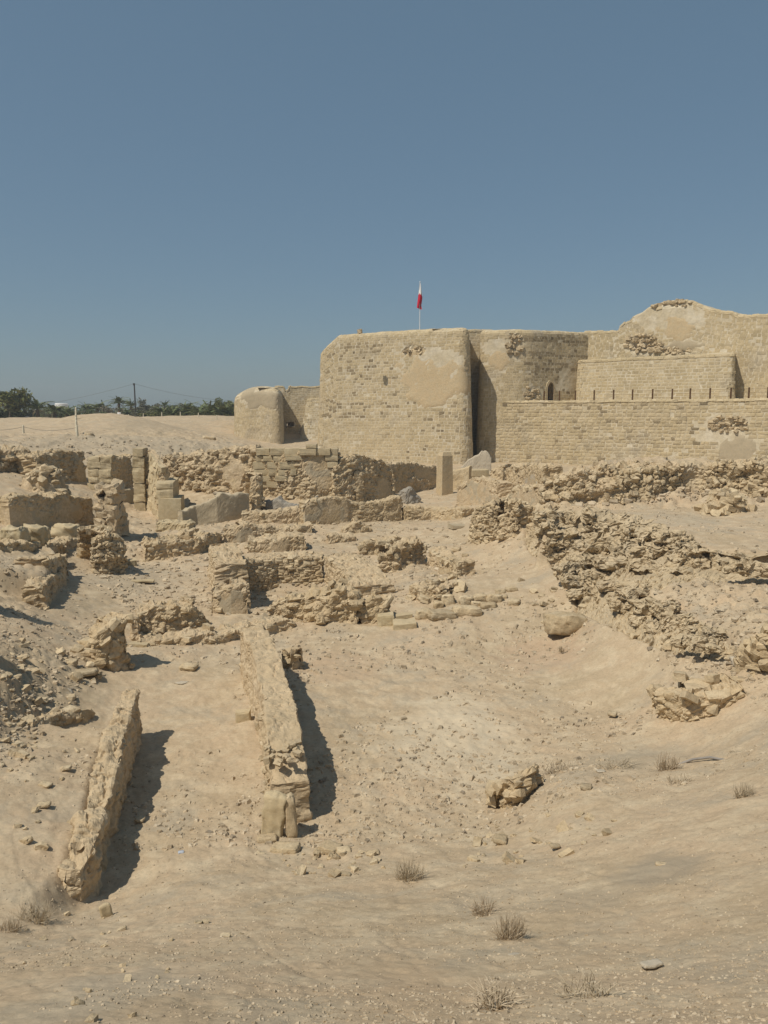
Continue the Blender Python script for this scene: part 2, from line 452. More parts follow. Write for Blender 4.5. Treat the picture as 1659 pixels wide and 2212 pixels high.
M['rust'] = flat_mat('rusty steel', (0.13, 0.075, 0.04, 1), 0.7, 0.3)
M['bollard'] = flat_mat('cream concrete', (0.62, 0.56, 0.43, 1), 0.8, 0.1)
M['rope'] = flat_mat('grey chain', (0.16, 0.14, 0.12, 1), 0.7)
M['dark_metal'] = flat_mat('dark pole', (0.07, 0.065, 0.06, 1), 0.6)
M['white'] = flat_mat('white paint', (0.78, 0.77, 0.74, 1), 0.6, 0.05)
M['red'] = flat_mat('red cloth', (0.48, 0.022, 0.045, 1), 0.8, 0.1)
M['white_cloth'] = flat_mat('white cloth', (0.78, 0.77, 0.76, 1), 0.85, 0.04)
M['skin'] = flat_mat('skin', (0.28, 0.16, 0.10, 1), 0.6, 0.05)
M['hair'] = flat_mat('dark hair', (0.02, 0.017, 0.015, 1), 0.6, 0.1)
M['pipe'] = flat_mat('grey plastic', (0.27, 0.245, 0.22, 1), 0.6, 0.15)
M['twig'] = leaf_mat('dry twigs', (0.42, 0.34, 0.235, 1), (0.50, 0.41, 0.29, 1), (0.58, 0.48, 0.35, 1), 0.25)
M['bark'] = flat_mat('bark', (0.12, 0.095, 0.07, 1), 0.9, 0.3)
M['palm_leaf'] = leaf_mat('palm fronds', (0.099, 0.122, 0.054, 1), (0.153, 0.180, 0.081, 1), (0.234, 0.243, 0.126, 1))
M['tree_leaf'] = leaf_mat('tree leaves', (0.090, 0.104, 0.040, 1), (0.144, 0.158, 0.058, 1), (0.225, 0.216, 0.081, 1))
M['grey_leaf'] = leaf_mat('grey scrub leaves', (0.145, 0.136, 0.099, 1), (0.204, 0.190, 0.136, 1), (0.272, 0.252, 0.187, 1))
M['dry_leaf'] = leaf_mat('dry fronds', (0.210, 0.165, 0.090, 1), (0.270, 0.217, 0.128, 1), (0.330, 0.270, 0.165, 1))

# ------------------------------------------------------------------ mesh helpers
def mesh(name, V, F, mat=None, smooth=False):
    """V (n,3), F list or array of quads / tris (all the same length)"""
    me = bpy.data.meshes.new(name)
    V = np.asarray(V, np.float32).reshape(-1, 3)
    F = np.asarray(F, np.int32)
    k = F.shape[1]
    me.vertices.add(len(V)); me.vertices.foreach_set('co', V.ravel())
    me.loops.add(F.size); me.loops.foreach_set('vertex_index', F.ravel())
    me.polygons.add(len(F)); me.polygons.foreach_set('loop_start', np.arange(0, F.size, k, dtype=np.int32))
    me.polygons.foreach_set('use_smooth', np.full(len(F), smooth))
    me.update(calc_edges=True)
    if mat is not None: me.materials.append(mat)
    return me

def link(name, me, parent=None, loc=None):
    o = bpy.data.objects.new(name, me)
    COL.objects.link(o)
    if parent is not None: o.parent = parent
    if loc is not None: o.location = loc
    return o

def tag(o, label=None, cat=None, group=None, kind=None):
    if label: o['label'] = label
    if cat: o['category'] = cat
    if group: o['group'] = group
    o['kind'] = kind or 'thing'
    return o

def grid_faces(nu, nv):
    i = np.arange(nu - 1)[:, None] * nv + np.arange(nv - 1)[None]
    return np.stack([i, i + nv, i + nv + 1, i + 1], -1).reshape(-1, 4)

def grid_normals(V):
    du = np.gradient(V, axis=0); dv = np.gradient(V, axis=1)
    n = np.cross(du, dv)
    return n / (np.linalg.norm(n, axis=-1, keepdims=True) + 1e-9)

class MB:
    """collects loose shapes as quads/tris into one mesh"""
    def __init__(s): s.v = []; s.f = []; s.n = 0
    def add(s, V, F):
        V = np.asarray(V, float)
        for f in F: s.f.append([i + s.n for i in f])
        s.v.append(V); s.n += len(V)
    def box(s, a, b):
        (x0, y0, z0), (x1, y1, z1) = a, b
        s.add([(x0, y0, z0), (x1, y0, z0), (x1, y1, z0), (x0, y1, z0), (x0, y0, z1), (x1, y0, z1), (x1, y1, z1), (x0, y1, z1)],
              [(0, 3, 2, 1), (4, 5, 6, 7), (0, 1, 5, 4), (1, 2, 6, 5), (2, 3, 7, 6), (3, 0, 4, 7)])
    def tube(s, pts, rads, k=8, cap=True):
        pts = [np.array(p, float) for p in pts]
        V = []; F = []
        for i, p in enumerate(pts):
            d = pts[min(i + 1, len(pts) - 1)] - pts[max(i - 1, 0)]
            d /= np.linalg.norm(d) + 1e-9
            a = np.cross(d, (0, 0, 1)) if abs(d[2]) < 0.9 else np.cross(d, (1, 0, 0))
            a /= np.linalg.norm(a); b = np.cross(d, a)
            r = rads[i] if hasattr(rads, '__len__') else rads
            for j in range(k):
                t = 2 * math.pi * j / k
                V.append(p + r * (math.cos(t) * a + math.sin(t) * b))
        for i in range(len(pts) - 1):
            for j in range(k):
                q = (j + 1) % k
                F.append((i * k + j, i * k + q, (i + 1) * k + q, (i + 1) * k + j))
        if cap:
            F.append(tuple(range(k))); F.append(tuple(range((len(pts) - 1) * k + k - 1, (len(pts) - 1) * k - 1, -1)))
        s.add(V, F)
    def build(s, name, mat, parent=None, loc=(0, 0, 0), smooth=False):
        me = bpy.data.meshes.new(name)
        V = np.concatenate(s.v) - np.array(loc, float)
        me.from_pydata(V.tolist(), [], s.f)
        me.materials.append(mat)
        if smooth: me.polygons.foreach_set('use_smooth', [True] * len(me.polygons))
        me.update()
        return link(name, me, parent, None if parent is not None else loc)

# ------------------------------------------------------------------ stones
def block_shape(seed, jit=0.05, ch=0.11, cd=0.2):
    """squared stone: unit box seen from its front (-y) with chamfered front edges; 17 quads... front, sides, back"""
    r = random.Random(seed)
    def J(x, y, z, k=1.0): return (x + r.uniform(-jit, jit) * k, y + r.uniform(-jit, jit) * 0.6 * k, z + r.uniform(-jit, jit) * k)
    V = []
    for (sx, sz) in ((-1, -1), (1, -1), (1, 1), (-1, 1)): V.append((sx * 0.5, 0.5, sz * 0.5))
    for (sx, sz) in ((-1, -1), (1, -1), (1, 1), (-1, 1)): V.append(J(sx * 0.5, -0.5 + cd, sz * 0.5))
    for (sx, sz) in ((-1, -1), (1, -1), (1, 1), (-1, 1)): V.append(J(sx * (0.5 - ch), -0.5, sz * (0.5 - ch)))
    F = []
    for a in (0, 4):
        for i in range(4):
            j = (i + 1) % 4
            F.append((a + i, a + j, a + 4 + j, a + 4 + i))
    F.append((8, 9, 10, 11)); F.append((3, 2, 1, 0))
    return V, F

def rock_shape(seed, rough=0.17, sub=2):
    """irregular rubble stone: a cube of 24 quads pushed towards a ball and dented"""
    r = random.Random(seed)
    idx = {}; V = []; F = []
    def vid(p):
        if p not in idx:
            idx[p] = len(V)
            q = np.array(p, float) / sub * 2 - 1
            n = np.linalg.norm(q)
            q = q * (0.62 + 0.38 / max(n, 0.5)) * (1 + r.uniform(-rough, rough))
            V.append(tuple(q * 0.5))
        return idx[p]
    for ax in range(3):
        for side in (0, sub):
            for i in range(sub):
                for j in range(sub):
                    c = []
                    for (di, dj) in ((0, 0), (1, 0), (1, 1), (0, 1)):
                        p = [0, 0, 0]; p[ax] = side; p[(ax + 1) % 3] = i + di; p[(ax + 2) % 3] = j + dj
                        c.append(vid(tuple(p)))
                    F.append(tuple(c if side else c[::-1]))
    return V, F

POOL = {'block': [block_shape(i) for i in range(8)], 'worn': [block_shape(40 + i, 0.09, 0.24) for i in range(8)], 'rock': [rock_shape(100 + i, 0.24) for i in range(8)] + [block_shape(500 + i, 0.15, 0.2, 0.3) for i in range(6)],
        'slab': [block_shape(80 + i, 0.025, 0.035, 0.12) for i in range(6)]}
_pool_me = {}

def hewn_block(W, D, H, seed, sub=4, wear=0.03):
    """a squared block with worn arrises and an uneven skin"""
    _, F = rock_shape(seed, 0, sub)
    V = np.array(rock_shape(seed, 0, sub)[0])
    q = V / np.abs(V).max(1, keepdims=True)                       # back to the cube
    q = q / (np.abs(q) ** 34).sum(1, keepdims=True) ** (1 / 34)
    P = q * 0.5 * np.array([W, D, H])
    n = np.stack([fbm3(P * 1.6 + seed * 3.7, 4, k, 0.6) for k in (1, 2, 3)], -1)
    return P + n * wear, F

def pool_mesh(kind, i, mat):
    k = (kind, i, mat.name)
    if k not in _pool_me:
        V, F = POOL[kind][i]
        me = bpy.data.meshes.new('stone_' + kind)
        me.from_pydata(V, [], F); me.materials.append(mat); me.update()
        if kind == 'rock': me.polygons.foreach_set('use_smooth', [False] * len(me.polygons))
        _pool_me[k] = me
    return _pool_me[k]

def emit_stones(parent, stones, kind, mat, name='stone', limit=300, eye_w=True):
    """stones: list of 4x4 arrays in world space. The largest in view become objects of their own, the rest one part."""
    if not stones: return
    loc = np.array(parent.matrix_basis.translation) if parent is not None else np.zeros(3)
    def sz(m):
        p = m[:3, 3]
        return np.linalg.norm(m[:3, 0]) * np.linalg.norm(m[:3, 2]) / (p[0] ** 2 + p[1] ** 2 + (p[2] - EYE) ** 2)
    stones = sorted(stones, key=sz, reverse=True)
    rng = random.Random(len(stones))
    for m in stones[:limit]:
        o = bpy.data.objects.new(name, pool_mesh(kind, rng.randrange(len(POOL[kind])), mat))
        COL.objects.link(o); o.parent = parent
        q = m.copy(); q[:3, 3] -= loc
        o.matrix_basis = Matrix(q.tolist())
    rest = stones[limit:]
    if rest:
        VV = []; FF = []; n = 0
        for m in rest:
            V, F = POOL[kind][rng.randrange(len(POOL[kind]))]
            V = np.array(V) @ m[:3, :3].T + m[:3, 3] - loc
            VV.append(V); FF.append(np.array(F) + n); n += len(V)
        o = link(name + '_infill', mesh(name + '_infill', np.concatenate(VV), np.concatenate(FF), mat), parent)
        o['kind'] = 'stuff'

def lay_stones(V, cl, ch, rng, skip=None, fill=0.93, proud=0.02, depth=0.14, tilt=0.03, var=0.35, u0=0.0, u1=1.0, v0=0.0, v1=1.0, flip=1):
    """courses of stones over a grid V[nu, nv, 3] (u along, v up). Returns 4x4 matrices: x along, -y outward, z up the face."""
    nu, nv = V.shape[:2]
    N = grid_normals(V) * flip
    lu = np.concatenate([[0], np.cumsum(np.linalg.norm(np.diff(V[:, nv // 2], axis=0), axis=-1))])
    hv = np.linalg.norm(np.diff(V, axis=1), axis=-1).sum(1)
    H = hv.max()
    Ltot = lu[-1]
    out = []
    z = v0 * H
    def bil(A, u, v):
        iu = min(int(u), nu - 2); iv = min(int(v), nv - 2); a = u - iu; b = v - iv
        return (A[iu, iv] * (1 - a) + A[iu + 1, iv] * a) * (1 - b) + (A[iu, iv + 1] * (1 - a) + A[iu + 1, iv + 1] * a) * b
    while z < v1 * H - ch * 0.4:
        h = ch * rng.uniform(1 - var * 0.5, 1 + var * 0.5)
        s = u0 * Ltot - rng.uniform(0, cl)
        while s < u1 * Ltot:
            l = cl * rng.uniform(1 - var, 1 + var * 1.3)
            c = s + l / 2
            s += l
            if c < u0 * Ltot or c > u1 * Ltot: continue
            ui = np.interp(c, lu, np.arange(nu))
            vv = (z + h / 2) / H * (nv - 1)
            if vv > nv - 1: continue
            p = bil(V, ui, vv)
            if skip is not None and skip(c / Ltot, vv / (nv - 1), p): continue
            n = bil(N, ui, vv); n = n / (np.linalg.norm(n) + 1e-9)
            t = bil(V, min(ui + 0.5, nu - 1), vv) - bil(V, max(ui - 0.5, 0), vv)
            t = t - n * (t @ n); t /= np.linalg.norm(t) + 1e-9
            w = np.cross(n, t) * flip
            a = rng.gauss(0, tilt)
            t2 = t * math.cos(a) + w * math.sin(a); w2 = w * math.cos(a) - t * math.sin(a)
            n2 = n + t * rng.gauss(0, tilt * 1.5) + w * rng.gauss(0, tilt * 1.5); n2 /= np.linalg.norm(n2)
            m = np.eye(4)
            kx, kz = (rng.uniform(0.75, 1.15), rng.choice((0.6, 0.8, 1.0, 1.0, 1.2, 1.5))) if tilt > 0.05 else (1, 1)
            m[:3, 0] = t2 * l * fill * kx; m[:3, 1] = -n2 * depth; m[:3, 2] = w2 * h * fill * kz
            m[:3, 3] = p - n * (depth * 0.5 - proud * rng.uniform(0.5, 1.6))
            out.append(m)
        z += h
    return out

# ------------------------------------------------------------------ rough walls of the dig
def resample(pts, r):
    pts = np.array(pts, float)
    seg = np.linalg.norm(np.diff(pts[:, :2], axis=0), axis=-1)
    s = np.concatenate([[0], np.cumsum(seg)])
    n = max(int(s[-1] / r) + 1, 4)
    t = np.linspace(0, s[-1], n)
    return np.stack([np.interp(t, s, pts[:, k]) for k in range(pts.shape[1])], -1)

def rough_wall(name, label, nodes, t=0.6, crag=1.0, cat='ruined wall', m='core', stone=None, sm='rubble', kind='rock', faces='ft', cover=0.85, rough=0.05,
               cell=0.28, bulge=0.05, top_var=0.08, depth=None, res=None, seed=0, world=False, patches=(), patch_mat='plaster', group=None, batter=0.06, proud=0.008, sdepth=0.2, limit=300, tilt=0.1):
    """nodes: (px, py of the foot, py of the top) along the visible face, left to right as seen from that face.
    The wall's thickness lies behind that face."""
    rng = random.Random(seed + len(label)); ns = seed * 7 + len(label)
    if world:
        P = np.array(nodes, float)                          # x, y, z foot, z top
    else:
        g = hits([n[0] for n in nodes], [n[1] for n in nodes])
        P = np.array([(q[0], q[1], q[2], z_at(n[2], q[1])) for q, n in zip(g, nodes)])
    D = max(P[:, 1].mean(), 5)
    r = res or max(0.03, D * 0.0019)
    Q = resample(P, r)
    nu = len(Q)
    tan = np.gradient(Q[:, :2], axis=0); tan /= np.linalg.norm(tan, axis=-1, keepdims=True) + 1e-9
    nor = np.stack([tan[:, 1], -tan[:, 0]], -1)             # outward, to the right of travel
    H = np.maximum(Q[:, 3] - Q[:, 2], 0.12)
    s_along = np.arange(nu) * r
    topn = fbm2(s_along * 0.9, np.full(nu, ns * 1.7), 4, ns) * top_var * 1.6 + fbm2(s_along * 3.5, np.full(nu, ns * 0.7), 3, ns + 3) * top_var * 0.6
    ztop = Q[:, 2] + np.maximum(H + topn, 0.1)
    sink = 0.35
    nf = max(int((H.mean() + sink) / r), 4); nt = max(int(t / r), 3)
    vf = np.linspace(0, 1, nf); vt = np.linspace(0, 1, nt + 2)[1:-1]
    a = np.concatenate([np.zeros(nf), vt, np.ones(nf)])     # 0 front ... 1 back
    b = np.concatenate([vf, np.ones(nt), vf[::-1]])         # 0 foot ... 1 top
    nv = len(a)
    z0 = Q[:, 2] - sink
    Z = z0[:, None] + (ztop - z0)[:, None] * b[None]
    inset = batter * (Z - z0[:, None])
    off = -t * a[None] + np.where(a[None] < 0.5, -1, 1) * inset * np.where((a[None] == 0) | (a[None] == 1), 1, 0.5) + 0 * Z
    V = np.empty((nu, nv, 3))
    V[..., 0] = Q[:, 0][:, None] + nor[:, 0][:, None] * off
    V[..., 1] = Q[:, 1][:, None] + nor[:, 1][:, None] * off
    V[..., 2] = Z
    # close both ends: rings shrinking to the middle plane
    mid = V.mean(1, keepdims=True).copy(); mid[..., 2] = 0
    def cap(i, d):
        rings = []
        for k in (0.66, 0.33, 0.0):
            q = V[i].copy()
            c = Q[i, :2] - nor[i] * t * 0.5
            q[:, :2] = c + (q[:, :2] - c) * k + tan[i] * d * (1 - k) * 0.04
            rings.append(q)
        return rings
    c0 = cap(0, -1); c1 = cap(nu - 1, 1)
    V = np.concatenate([np.array(c0[::-1]), V, np.array(c1)])
    for _ in range(2):                                       # soften the arrises
        V[3:-3, 1:-1] = V[3:-3, 1:-1] * 0.5 + 0.25 * (V[3:-3, 2:] + V[3:-3, :-2])
    Nn = grid_normals(V)
    p = V + ns * 3.1
    f1, f2, idv = worley((p + 0.12 * np.stack([vnoise3(p * 3, 1), vnoise3(p * 3, 2), vnoise3(p * 3, 3)], -1)) / np.array([cell * 1.35, cell * 1.35, cell * 0.8]), ns)
    d = bulge * (sstep(0.02, 0.4, f2 - f1) * (0.5 + 0.8 * idv) - 0.5) + rough * fbm3(p * 1.6, 5, ns, 0.55)
    if m not in ('plaster', 'grey_plaster', 'pale_plaster', 'ochre_plaster'):
        d = d - crag * 0.055 * np.maximum(0.15 - np.abs(fbm3(p * 2.6, 3, ns + 41)), 0) / 0.15 + crag * 0.022 * fbm3(p * 7.5, 3, ns + 51, 0.65)
    pm = np.zeros(V.shape[:2])
    if patches:
        uu = np.clip((np.arange(len(V)) - 3) / (nu - 1), 0, 1)[:, None]; vv = np.where(a < 0.5, b, 2)[None]
        for (pu, pv, ru, rv) in patches:
            q = np.hypot((uu - pu) / ru, (vv - pv) / rv) + 0.35 * fbm3(V * 1.4, 3, ns + 9)
            pm = np.maximum(pm, 1 - sstep(0.85, 1.0, q))
        d = d * (1 - 0.85 * pm)
    V = V + Nn * d[..., None]
    loc = np.array([Q[:, 0].mean(), Q[:, 1].mean(), Q[:, 2].min()])
    me = mesh(name, V.reshape(-1, 3) - loc, grid_faces(len(V), nv), M[m])
    o = link(name, me, None, loc)
    tag(o, label, cat, group)
    if patches:
        sub = V + Nn * (0.045 * sstep(0.1, 0.6, pm) - 0.05)[..., None] + Nn * (0.015 * fbm3(V * 2.0, 4, 5))[..., None]
        F = grid_faces(len(V), nv)
        keep = pm.reshape(-1)[F].max(1) > 0.05
        F = F[keep]
        if len(F):
            us, inv = np.unique(F, return_inverse=True)
            link('plaster_patch', mesh('plaster_patch', sub.reshape(-1, 3)[us] - loc, inv.reshape(-1, 4), M[patch_mat]), o)
    if stone:
        if D > 24: stone = (stone[0] * 0.8, stone[1] * 0.72)
        out = []
        pmf = pm
        def skipper(lo):
            def skip(u, v, q):
                if rng.random() > cover: return True
                if patches:
                    return pmf[min(int(3 + u * (nu - 1)), len(pmf) - 1), min(lo + int(v * nf), nv - 1)] > 0.4
                return False
            return skip
        W = V[3:-3]
        if 'f' in faces: out += lay_stones(W[:, :nf], stone[0], stone[1], rng, skipper(0), depth=sdepth, proud=proud, tilt=tilt, v0=sink * 0.7 / (sink + H.mean()), flip=1)
        if 't' in faces and nt > 3: out += lay_stones(W[:, nf - 1:nf + nt + 1], stone[0] * 1.1, stone[0] * 0.8, rng, lambda u, v, q: rng.random() > cover * 0.22, depth=sdepth, proud=proud * 0.7, tilt=0.25)
        if 'b' in faces: out += lay_stones(W[:, nf + nt:], stone[0], stone[1], rng, lambda u, v, q: rng.random() > cover, depth=sdepth, proud=proud, tilt=tilt, v1=1 - sink * 0.7 / (sink + H.mean()))
        emit_stones(o, out, kind, M[sm], limit=limit)
    return o

# ------------------------------------------------------------------ coursed masonry of the fort
def proj(p):
    p = np.asarray(p, float)
    cp, sp = math.cos(PITCH), math.sin(PITCH)
    zr = p[..., 2] - EYE
    dep = np.maximum(p[..., 1] * cp - zr * sp, 0.1)
    return CX + FPX * p[..., 0] / dep, CY - FPX * (p[..., 1] * sp + zr * cp) / dep

def round_path(pts, radii, step):
    pts = [np.array(p, float) for p in pts]
    out = [pts[0]]
    for i in range(1, len(pts) - 1):
        a, p, b = pts[i - 1], pts[i], pts[i + 1]
        r = radii[i] if hasattr(radii, '__len__') else radii
        d1 = (a - p); d2 = (b - p); l1 = np.linalg.norm(d1[:2]); l2 = np.linalg.norm(d2[:2])
        r = min(r, l1 * 0.49, l2 * 0.49)
        if r < 0.05:
            out.append(p); continue
        s, e = p + d1 / l1 * r, p + d2 / l2 * r
        for t in np.linspace(0, 1, 9):
            out.append(s * (1 - t) ** 2 + 2 * p * t * (1 - t) + e * t * t)
    out.append(pts[-1])
    return resample(out, step)

def masonry(name, label, pts, radii, z0, cat='fort wall', batter=0.1, rt=0.5, inset=2.0, cl=0.46, ch=0.29, patches=(), bare=(), holes=(), seed=0, rough=0.035, step=0.22,
            cover=0.97, topnoise=0.03, kind='block', sm='fort', group=None, tilt=0.02, proud=0.010, scars=(), dark=(), fill=0.955):
    """pts: (x, y, z of the top) along the outer face, left to right as seen from outside.
    patches: (px, py, rx, ry, material) render left on the stones; bare: areas without squared stones; holes: px rectangles"""
    rng = random.Random(seed + 7)
    Q = round_path(pts, radii, step)
    nu = len(Q)
    tan = np.gradient(Q[:, :2], axis=0); tan /= np.linalg.norm(tan, axis=-1, keepdims=True) + 1e-9
    nor = np.stack([tan[:, 1], -tan[:, 0]], -1)
    ztop = Q[:, 2] + fbm2(np.arange(nu) * step * 0.8, np.full(nu, seed + 0.5), 4, seed) * topnoise
    hmax = (ztop - z0).max()
    nb = int(hmax / step)
    v = np.linspace(0, 1, nb)
    arc = np.linspace(0, math.pi / 2, 6)[1:]
    zz = np.concatenate([z0 + (ztop - rt - z0)[:, None] * v[None], (ztop - rt)[:, None] + rt * np.sin(arc)[None], np.repeat(ztop[:, None], 3, 1)], 1)
    zref = ztop.max()
    ins = np.concatenate([-(zref - (z0 + (ztop - rt - z0)[:, None] * v[None])) * batter, -(zref - (ztop - rt))[:, None] * batter + rt * (1 - np.cos(arc))[None],
                          -(zref - (ztop - rt))[:, None] * batter + rt + inset * np.array([0.2, 0.6, 1.0])[None]], 1)
    V = np.empty((nu, zz.shape[1], 3))
    V[..., 0] = Q[:, 0][:, None] - nor[:, 0][:, None] * ins
    V[..., 1] = Q[:, 1][:, None] - nor[:, 1][:, None] * ins
    V[..., 2] = zz
    N = grid_normals(V)
    V0 = V.copy()
    V = V + N * (rough * fbm3(V * 0.9, 5, seed + 3, 0.55))[..., None]
    for e in scars:                                          # places where the facing has fallen out
        x, y = proj(V0)
        w = 1 - sstep(0.6, 1.05, np.hypot((x - e[0]) / e[2], (y - e[1]) / e[3]) + 0.3 * fbm3(V0 * 0.8, 4, seed + 30))
        f1, f2, idv = worley(V0 / 0.45, seed)
        V = V - N * (w * (0.22 - 0.3 * sstep(0, 0.4, f2 - f1) * idv + 0.12 * fbm3(V0 * 1.6, 4, seed + 31)))[..., None]
    loc = np.array([Q[:, 0].mean(), Q[:, 1].mean(), z0])
    F = grid_faces(nu, V.shape[1])
    cpx, cpy = proj(V0.reshape(-1, 3)[F].mean(1))
    if holes:
        keep = np.ones(len(F), bool)
        for h in holes: keep &= ~((cpx > h[0]) & (cpx < h[2]) & (cpy > h[1]) & (cpy < h[3]))
        F = F[keep]
    o = link(name, mesh(name, V.reshape(-1, 3) - loc, F, M['mortar']), None, loc)
    tag(o, label, cat, group)
    def mask(p, e):
        x, y = proj(p)
        k = 1.0 if p.ndim == 1 else np.ones(p.shape[:-1])
        q = np.hypot((x - e[0]) / e[2], (y - e[1]) / e[3]) + 0.4 * fbm3(np.atleast_2d(p) * 0.6, 6, seed + 20, 0.6).reshape(np.shape(x))
        return q
    for e in patches:
        q = mask(V0, e)
        w = 1 - sstep(0.8, 1.02, q)
        Ff = grid_faces(nu, V.shape[1])
        Ff = Ff[w.reshape(-1)[Ff].max(1) > 0.02]
        if len(Ff):
            P2 = V0 + N * (-0.05 + 0.085 * sstep(0.3, 0.6, w) + 0.02 * fbm3(V0 * 0.7, 4, 3))[..., None]
            us, inv = np.unique(Ff, return_inverse=True)
            link('render_patch', mesh('render_patch', P2.reshape(-1, 3)[us] - loc, inv.reshape(-1, 4), M[e[4]], True), o)
    bald = np.zeros(V0.shape[:2], bool)
    for e in patches: bald |= mask(V0, e) < 0.93
    for e in list(bare) + list(scars): bald |= mask(V0, e) < 0.95
    def skip(u, vv, p):
        if rng.random() > cover: return True
        if bald[int(u * (nu - 1) + 0.5), int(vv * (nb + 3) + 0.5)]: return True
        if holes:
            x, y = proj(p)
            for h in holes:
                if h[0] - 1 < x < h[2] + 1 and h[1] - 2 < y < h[3] + 1: return True
        return False
    st = lay_stones(V[:, :nb + 4], cl, ch, rng, skip, fill=fill, depth=0.10, proud=proud, tilt=tilt, var=0.4)
    if dark:                                                 # courses of softer stone, weathered dark and hollow
        P = np.array([m[:3, 3] for m in st]); x, y = proj(P)
        isd = np.zeros(len(st), bool)
        rowk = _h(np.floor(P[:, 2] / ch).astype(int), np.zeros(len(st), int), np.zeros(len(st), int), seed)
        for (x0, y0, x1, y1, pr) in dark:
            isd |= (x > x0) & (x < x1) & (y > y0) & (y < y1) & (np.array([rng.random() for _ in st]) < pr * (0.3 + 1.4 * (rowk > 0.5)))
        emit_stones(o, [m for m, d in zip(st, isd) if d], kind, M['fort_dark'], 'weathered_stone', 200)
        st = [m for m, d in zip(st, isd) if not d]
    emit_stones(o, st, kind, M[sm])
    for e in scars:
        W = V.reshape(-1, 3); x, y = proj(W)
        ok = np.nonzero(np.hypot((x - e[0]) / e[2], (y - e[1]) / e[3]) < 1.0)[0]
        st = []
        for _ in range(e[4]):
            z = rng.uniform(0.16, 0.42); m = np.eye(4)
            rot = np.array(Matrix.Rotation(rng.uniform(0, 6.28), 3, 'Z') @ Matrix.Rotation(rng.gauss(0, 0.4), 3, 'X'))
            m[:3, :3] = rot @ np.diag([z * 1.3, z, z * 0.7]); m[:3, 3] = W[ok[rng.randrange(len(ok))]]
            st.append(m)
        emit_stones(o, st, 'rock', M['rubble'], 'rubble_stone')
    return o, V, N

def top3(px, py, D):
    p = at_d(px, py, D); return (p[0], p[1], p[2])

# corner bastion with its long lit face
Abx, Bbx = top3(694, 733, 82.5), top3(1013, 706, 75.4)
zb = Bbx[2]
def along(p, q, t, z): return (p[0] + (q[0] - p[0]) * t, p[1] + (q[1] - p[1]) * t, z)
BAST, _, _ = masonry('corner_bastion', 'tall battered bastion in the middle with a rounded parapet and an orange render patch', [top3(722, 800, 100), (Abx[0], Abx[1], zb - 1.55), along(Abx, Bbx, 0.06, zb - 0.85), along(Abx, Bbx, 0.12, zb - 0.12), along(Abx, Bbx, 0.5, zb + 0.02), (Bbx[0], Bbx[1], zb), (x_at(1009, 84.5), 84.5, zb - 0.1)],
        [0, 1.3, 0, 0, 0, 1.1, 0], 1.6, 'bastion', batter=0.045, rt=0.5, inset=3.0, seed=3, cl=0.46, ch=0.285,
        dark=[(700, 765, 860, 905, 0.2), (735, 740, 845, 790, 0.35), (880, 860, 1010, 990, 0.12)], patches=[(925, 822, 88, 50, 'ochre_plaster')], bare=[(950, 775, 50, 24)], scars=[(892, 757, 26, 8, 16)])
REC, _, _ = masonry('recess_wall', 'narrow shaded wall set back between two bastions', [top3(995, 713, 82.5), top3(1060, 712, 82.5)], 0, 1.6, batter=0.01, rt=0.15, seed=4, inset=2)
GATE, GV, GN = masonry('gate_bastion', 'bastion with the arched doorway beside the terrace', [top3(1038, 720, 92), top3(1039, 712, 79.0), top3(1128, 710, 77.5), top3(1270, 717, 81.6)],
        [0, 1.0, 2.2, 0], 1.6, 'bastion', batter=0.025, rt=0.5, inset=3.0, seed=5, cl=0.44, ch=0.29,
        dark=[(1135, 722, 1268, 850, 0.5)], patches=[(1075, 778, 26, 22, 'ochre_plaster')], bare=[(1072, 750, 30, 20), (1226, 820, 22, 40)], scars=[(1112, 745, 16, 26, 30), (1150, 850, 20, 16, 30)], holes=[(1180, 824, 1196, 868)])
zt = z_at(867.5, 78.0)
def terr(px, D): return (x_at(px, D, 866), D, zt)
TERR, _, _ = masonry('terrace_wall', 'long coursed rampart wall below the brown metal railing', [terr(1060, 78.5), terr(1150, 76.9), terr(1400, 71.0), terr(1659, 65.6), terr(1790, 63.0)], [0, 1.5, 2, 2, 0], 1.6, 'rampart', batter=0.07, rt=0.12, inset=7.0, seed=6, cl=0.5, ch=0.285,
        patches=[(1596, 972, 40, 30, 'plaster')], scars=[(1575, 916, 40, 20, 60)], bare=[(1560, 945, 60, 14)], proud=0.03, kind='worn', fill=0.93, dark=[(1060, 866, 1700, 1000, 0.07)])
KEEP, _, _ = masonry('keep_wall', 'high inner wall with a broken dome shaped top', [top3(1262, 717, 81.9), top3(1337, 713, 80.0), top3(1341, 701, 79.8), top3(1362, 690, 79.2), top3(1366, 684, 79.1), top3(1388, 672, 78.5), top3(1400, 661, 78.2), top3(1430, 649, 77.3), top3(1462, 646, 76.4), top3(1500, 652, 75.4), top3(1524, 664, 74.7), top3(1550, 669, 74), top3(1588, 674, 73), top3(1591, 680, 72.9), top3(1659, 678, 70.9), top3(1790, 676, 67.4)],
        0, 6.5, 'fort wall', batter=0.03, rt=0.3, inset=3.0, seed=7, cl=0.48, ch=0.3, topnoise=0.12,
        patches=[(1465, 712, 48, 26, 'ochre_plaster'), (1480, 745, 60, 10, 'plaster')], bare=[(1460, 690, 90, 36)], scars=[(1392, 742, 40, 20, 90), (1452, 756, 40, 8, 40), (1440, 655, 60, 8, 60)])
TAL, _, _ = masonry('inner_rampart', 'lower projecting wall in front of the high inner wall', [top3(1249, 790, 82.5), top3(1250, 778, 79.2), top3(1420, 770.5, 74.6), top3(1586, 763, 70.6), top3(1590, 763, 74)], [0, 0.3, 1, 0.4, 0], 7.0, 'rampart', batter=0.05, rt=0.15, inset=2.2, seed=8, cl=0.46, ch=0.28)
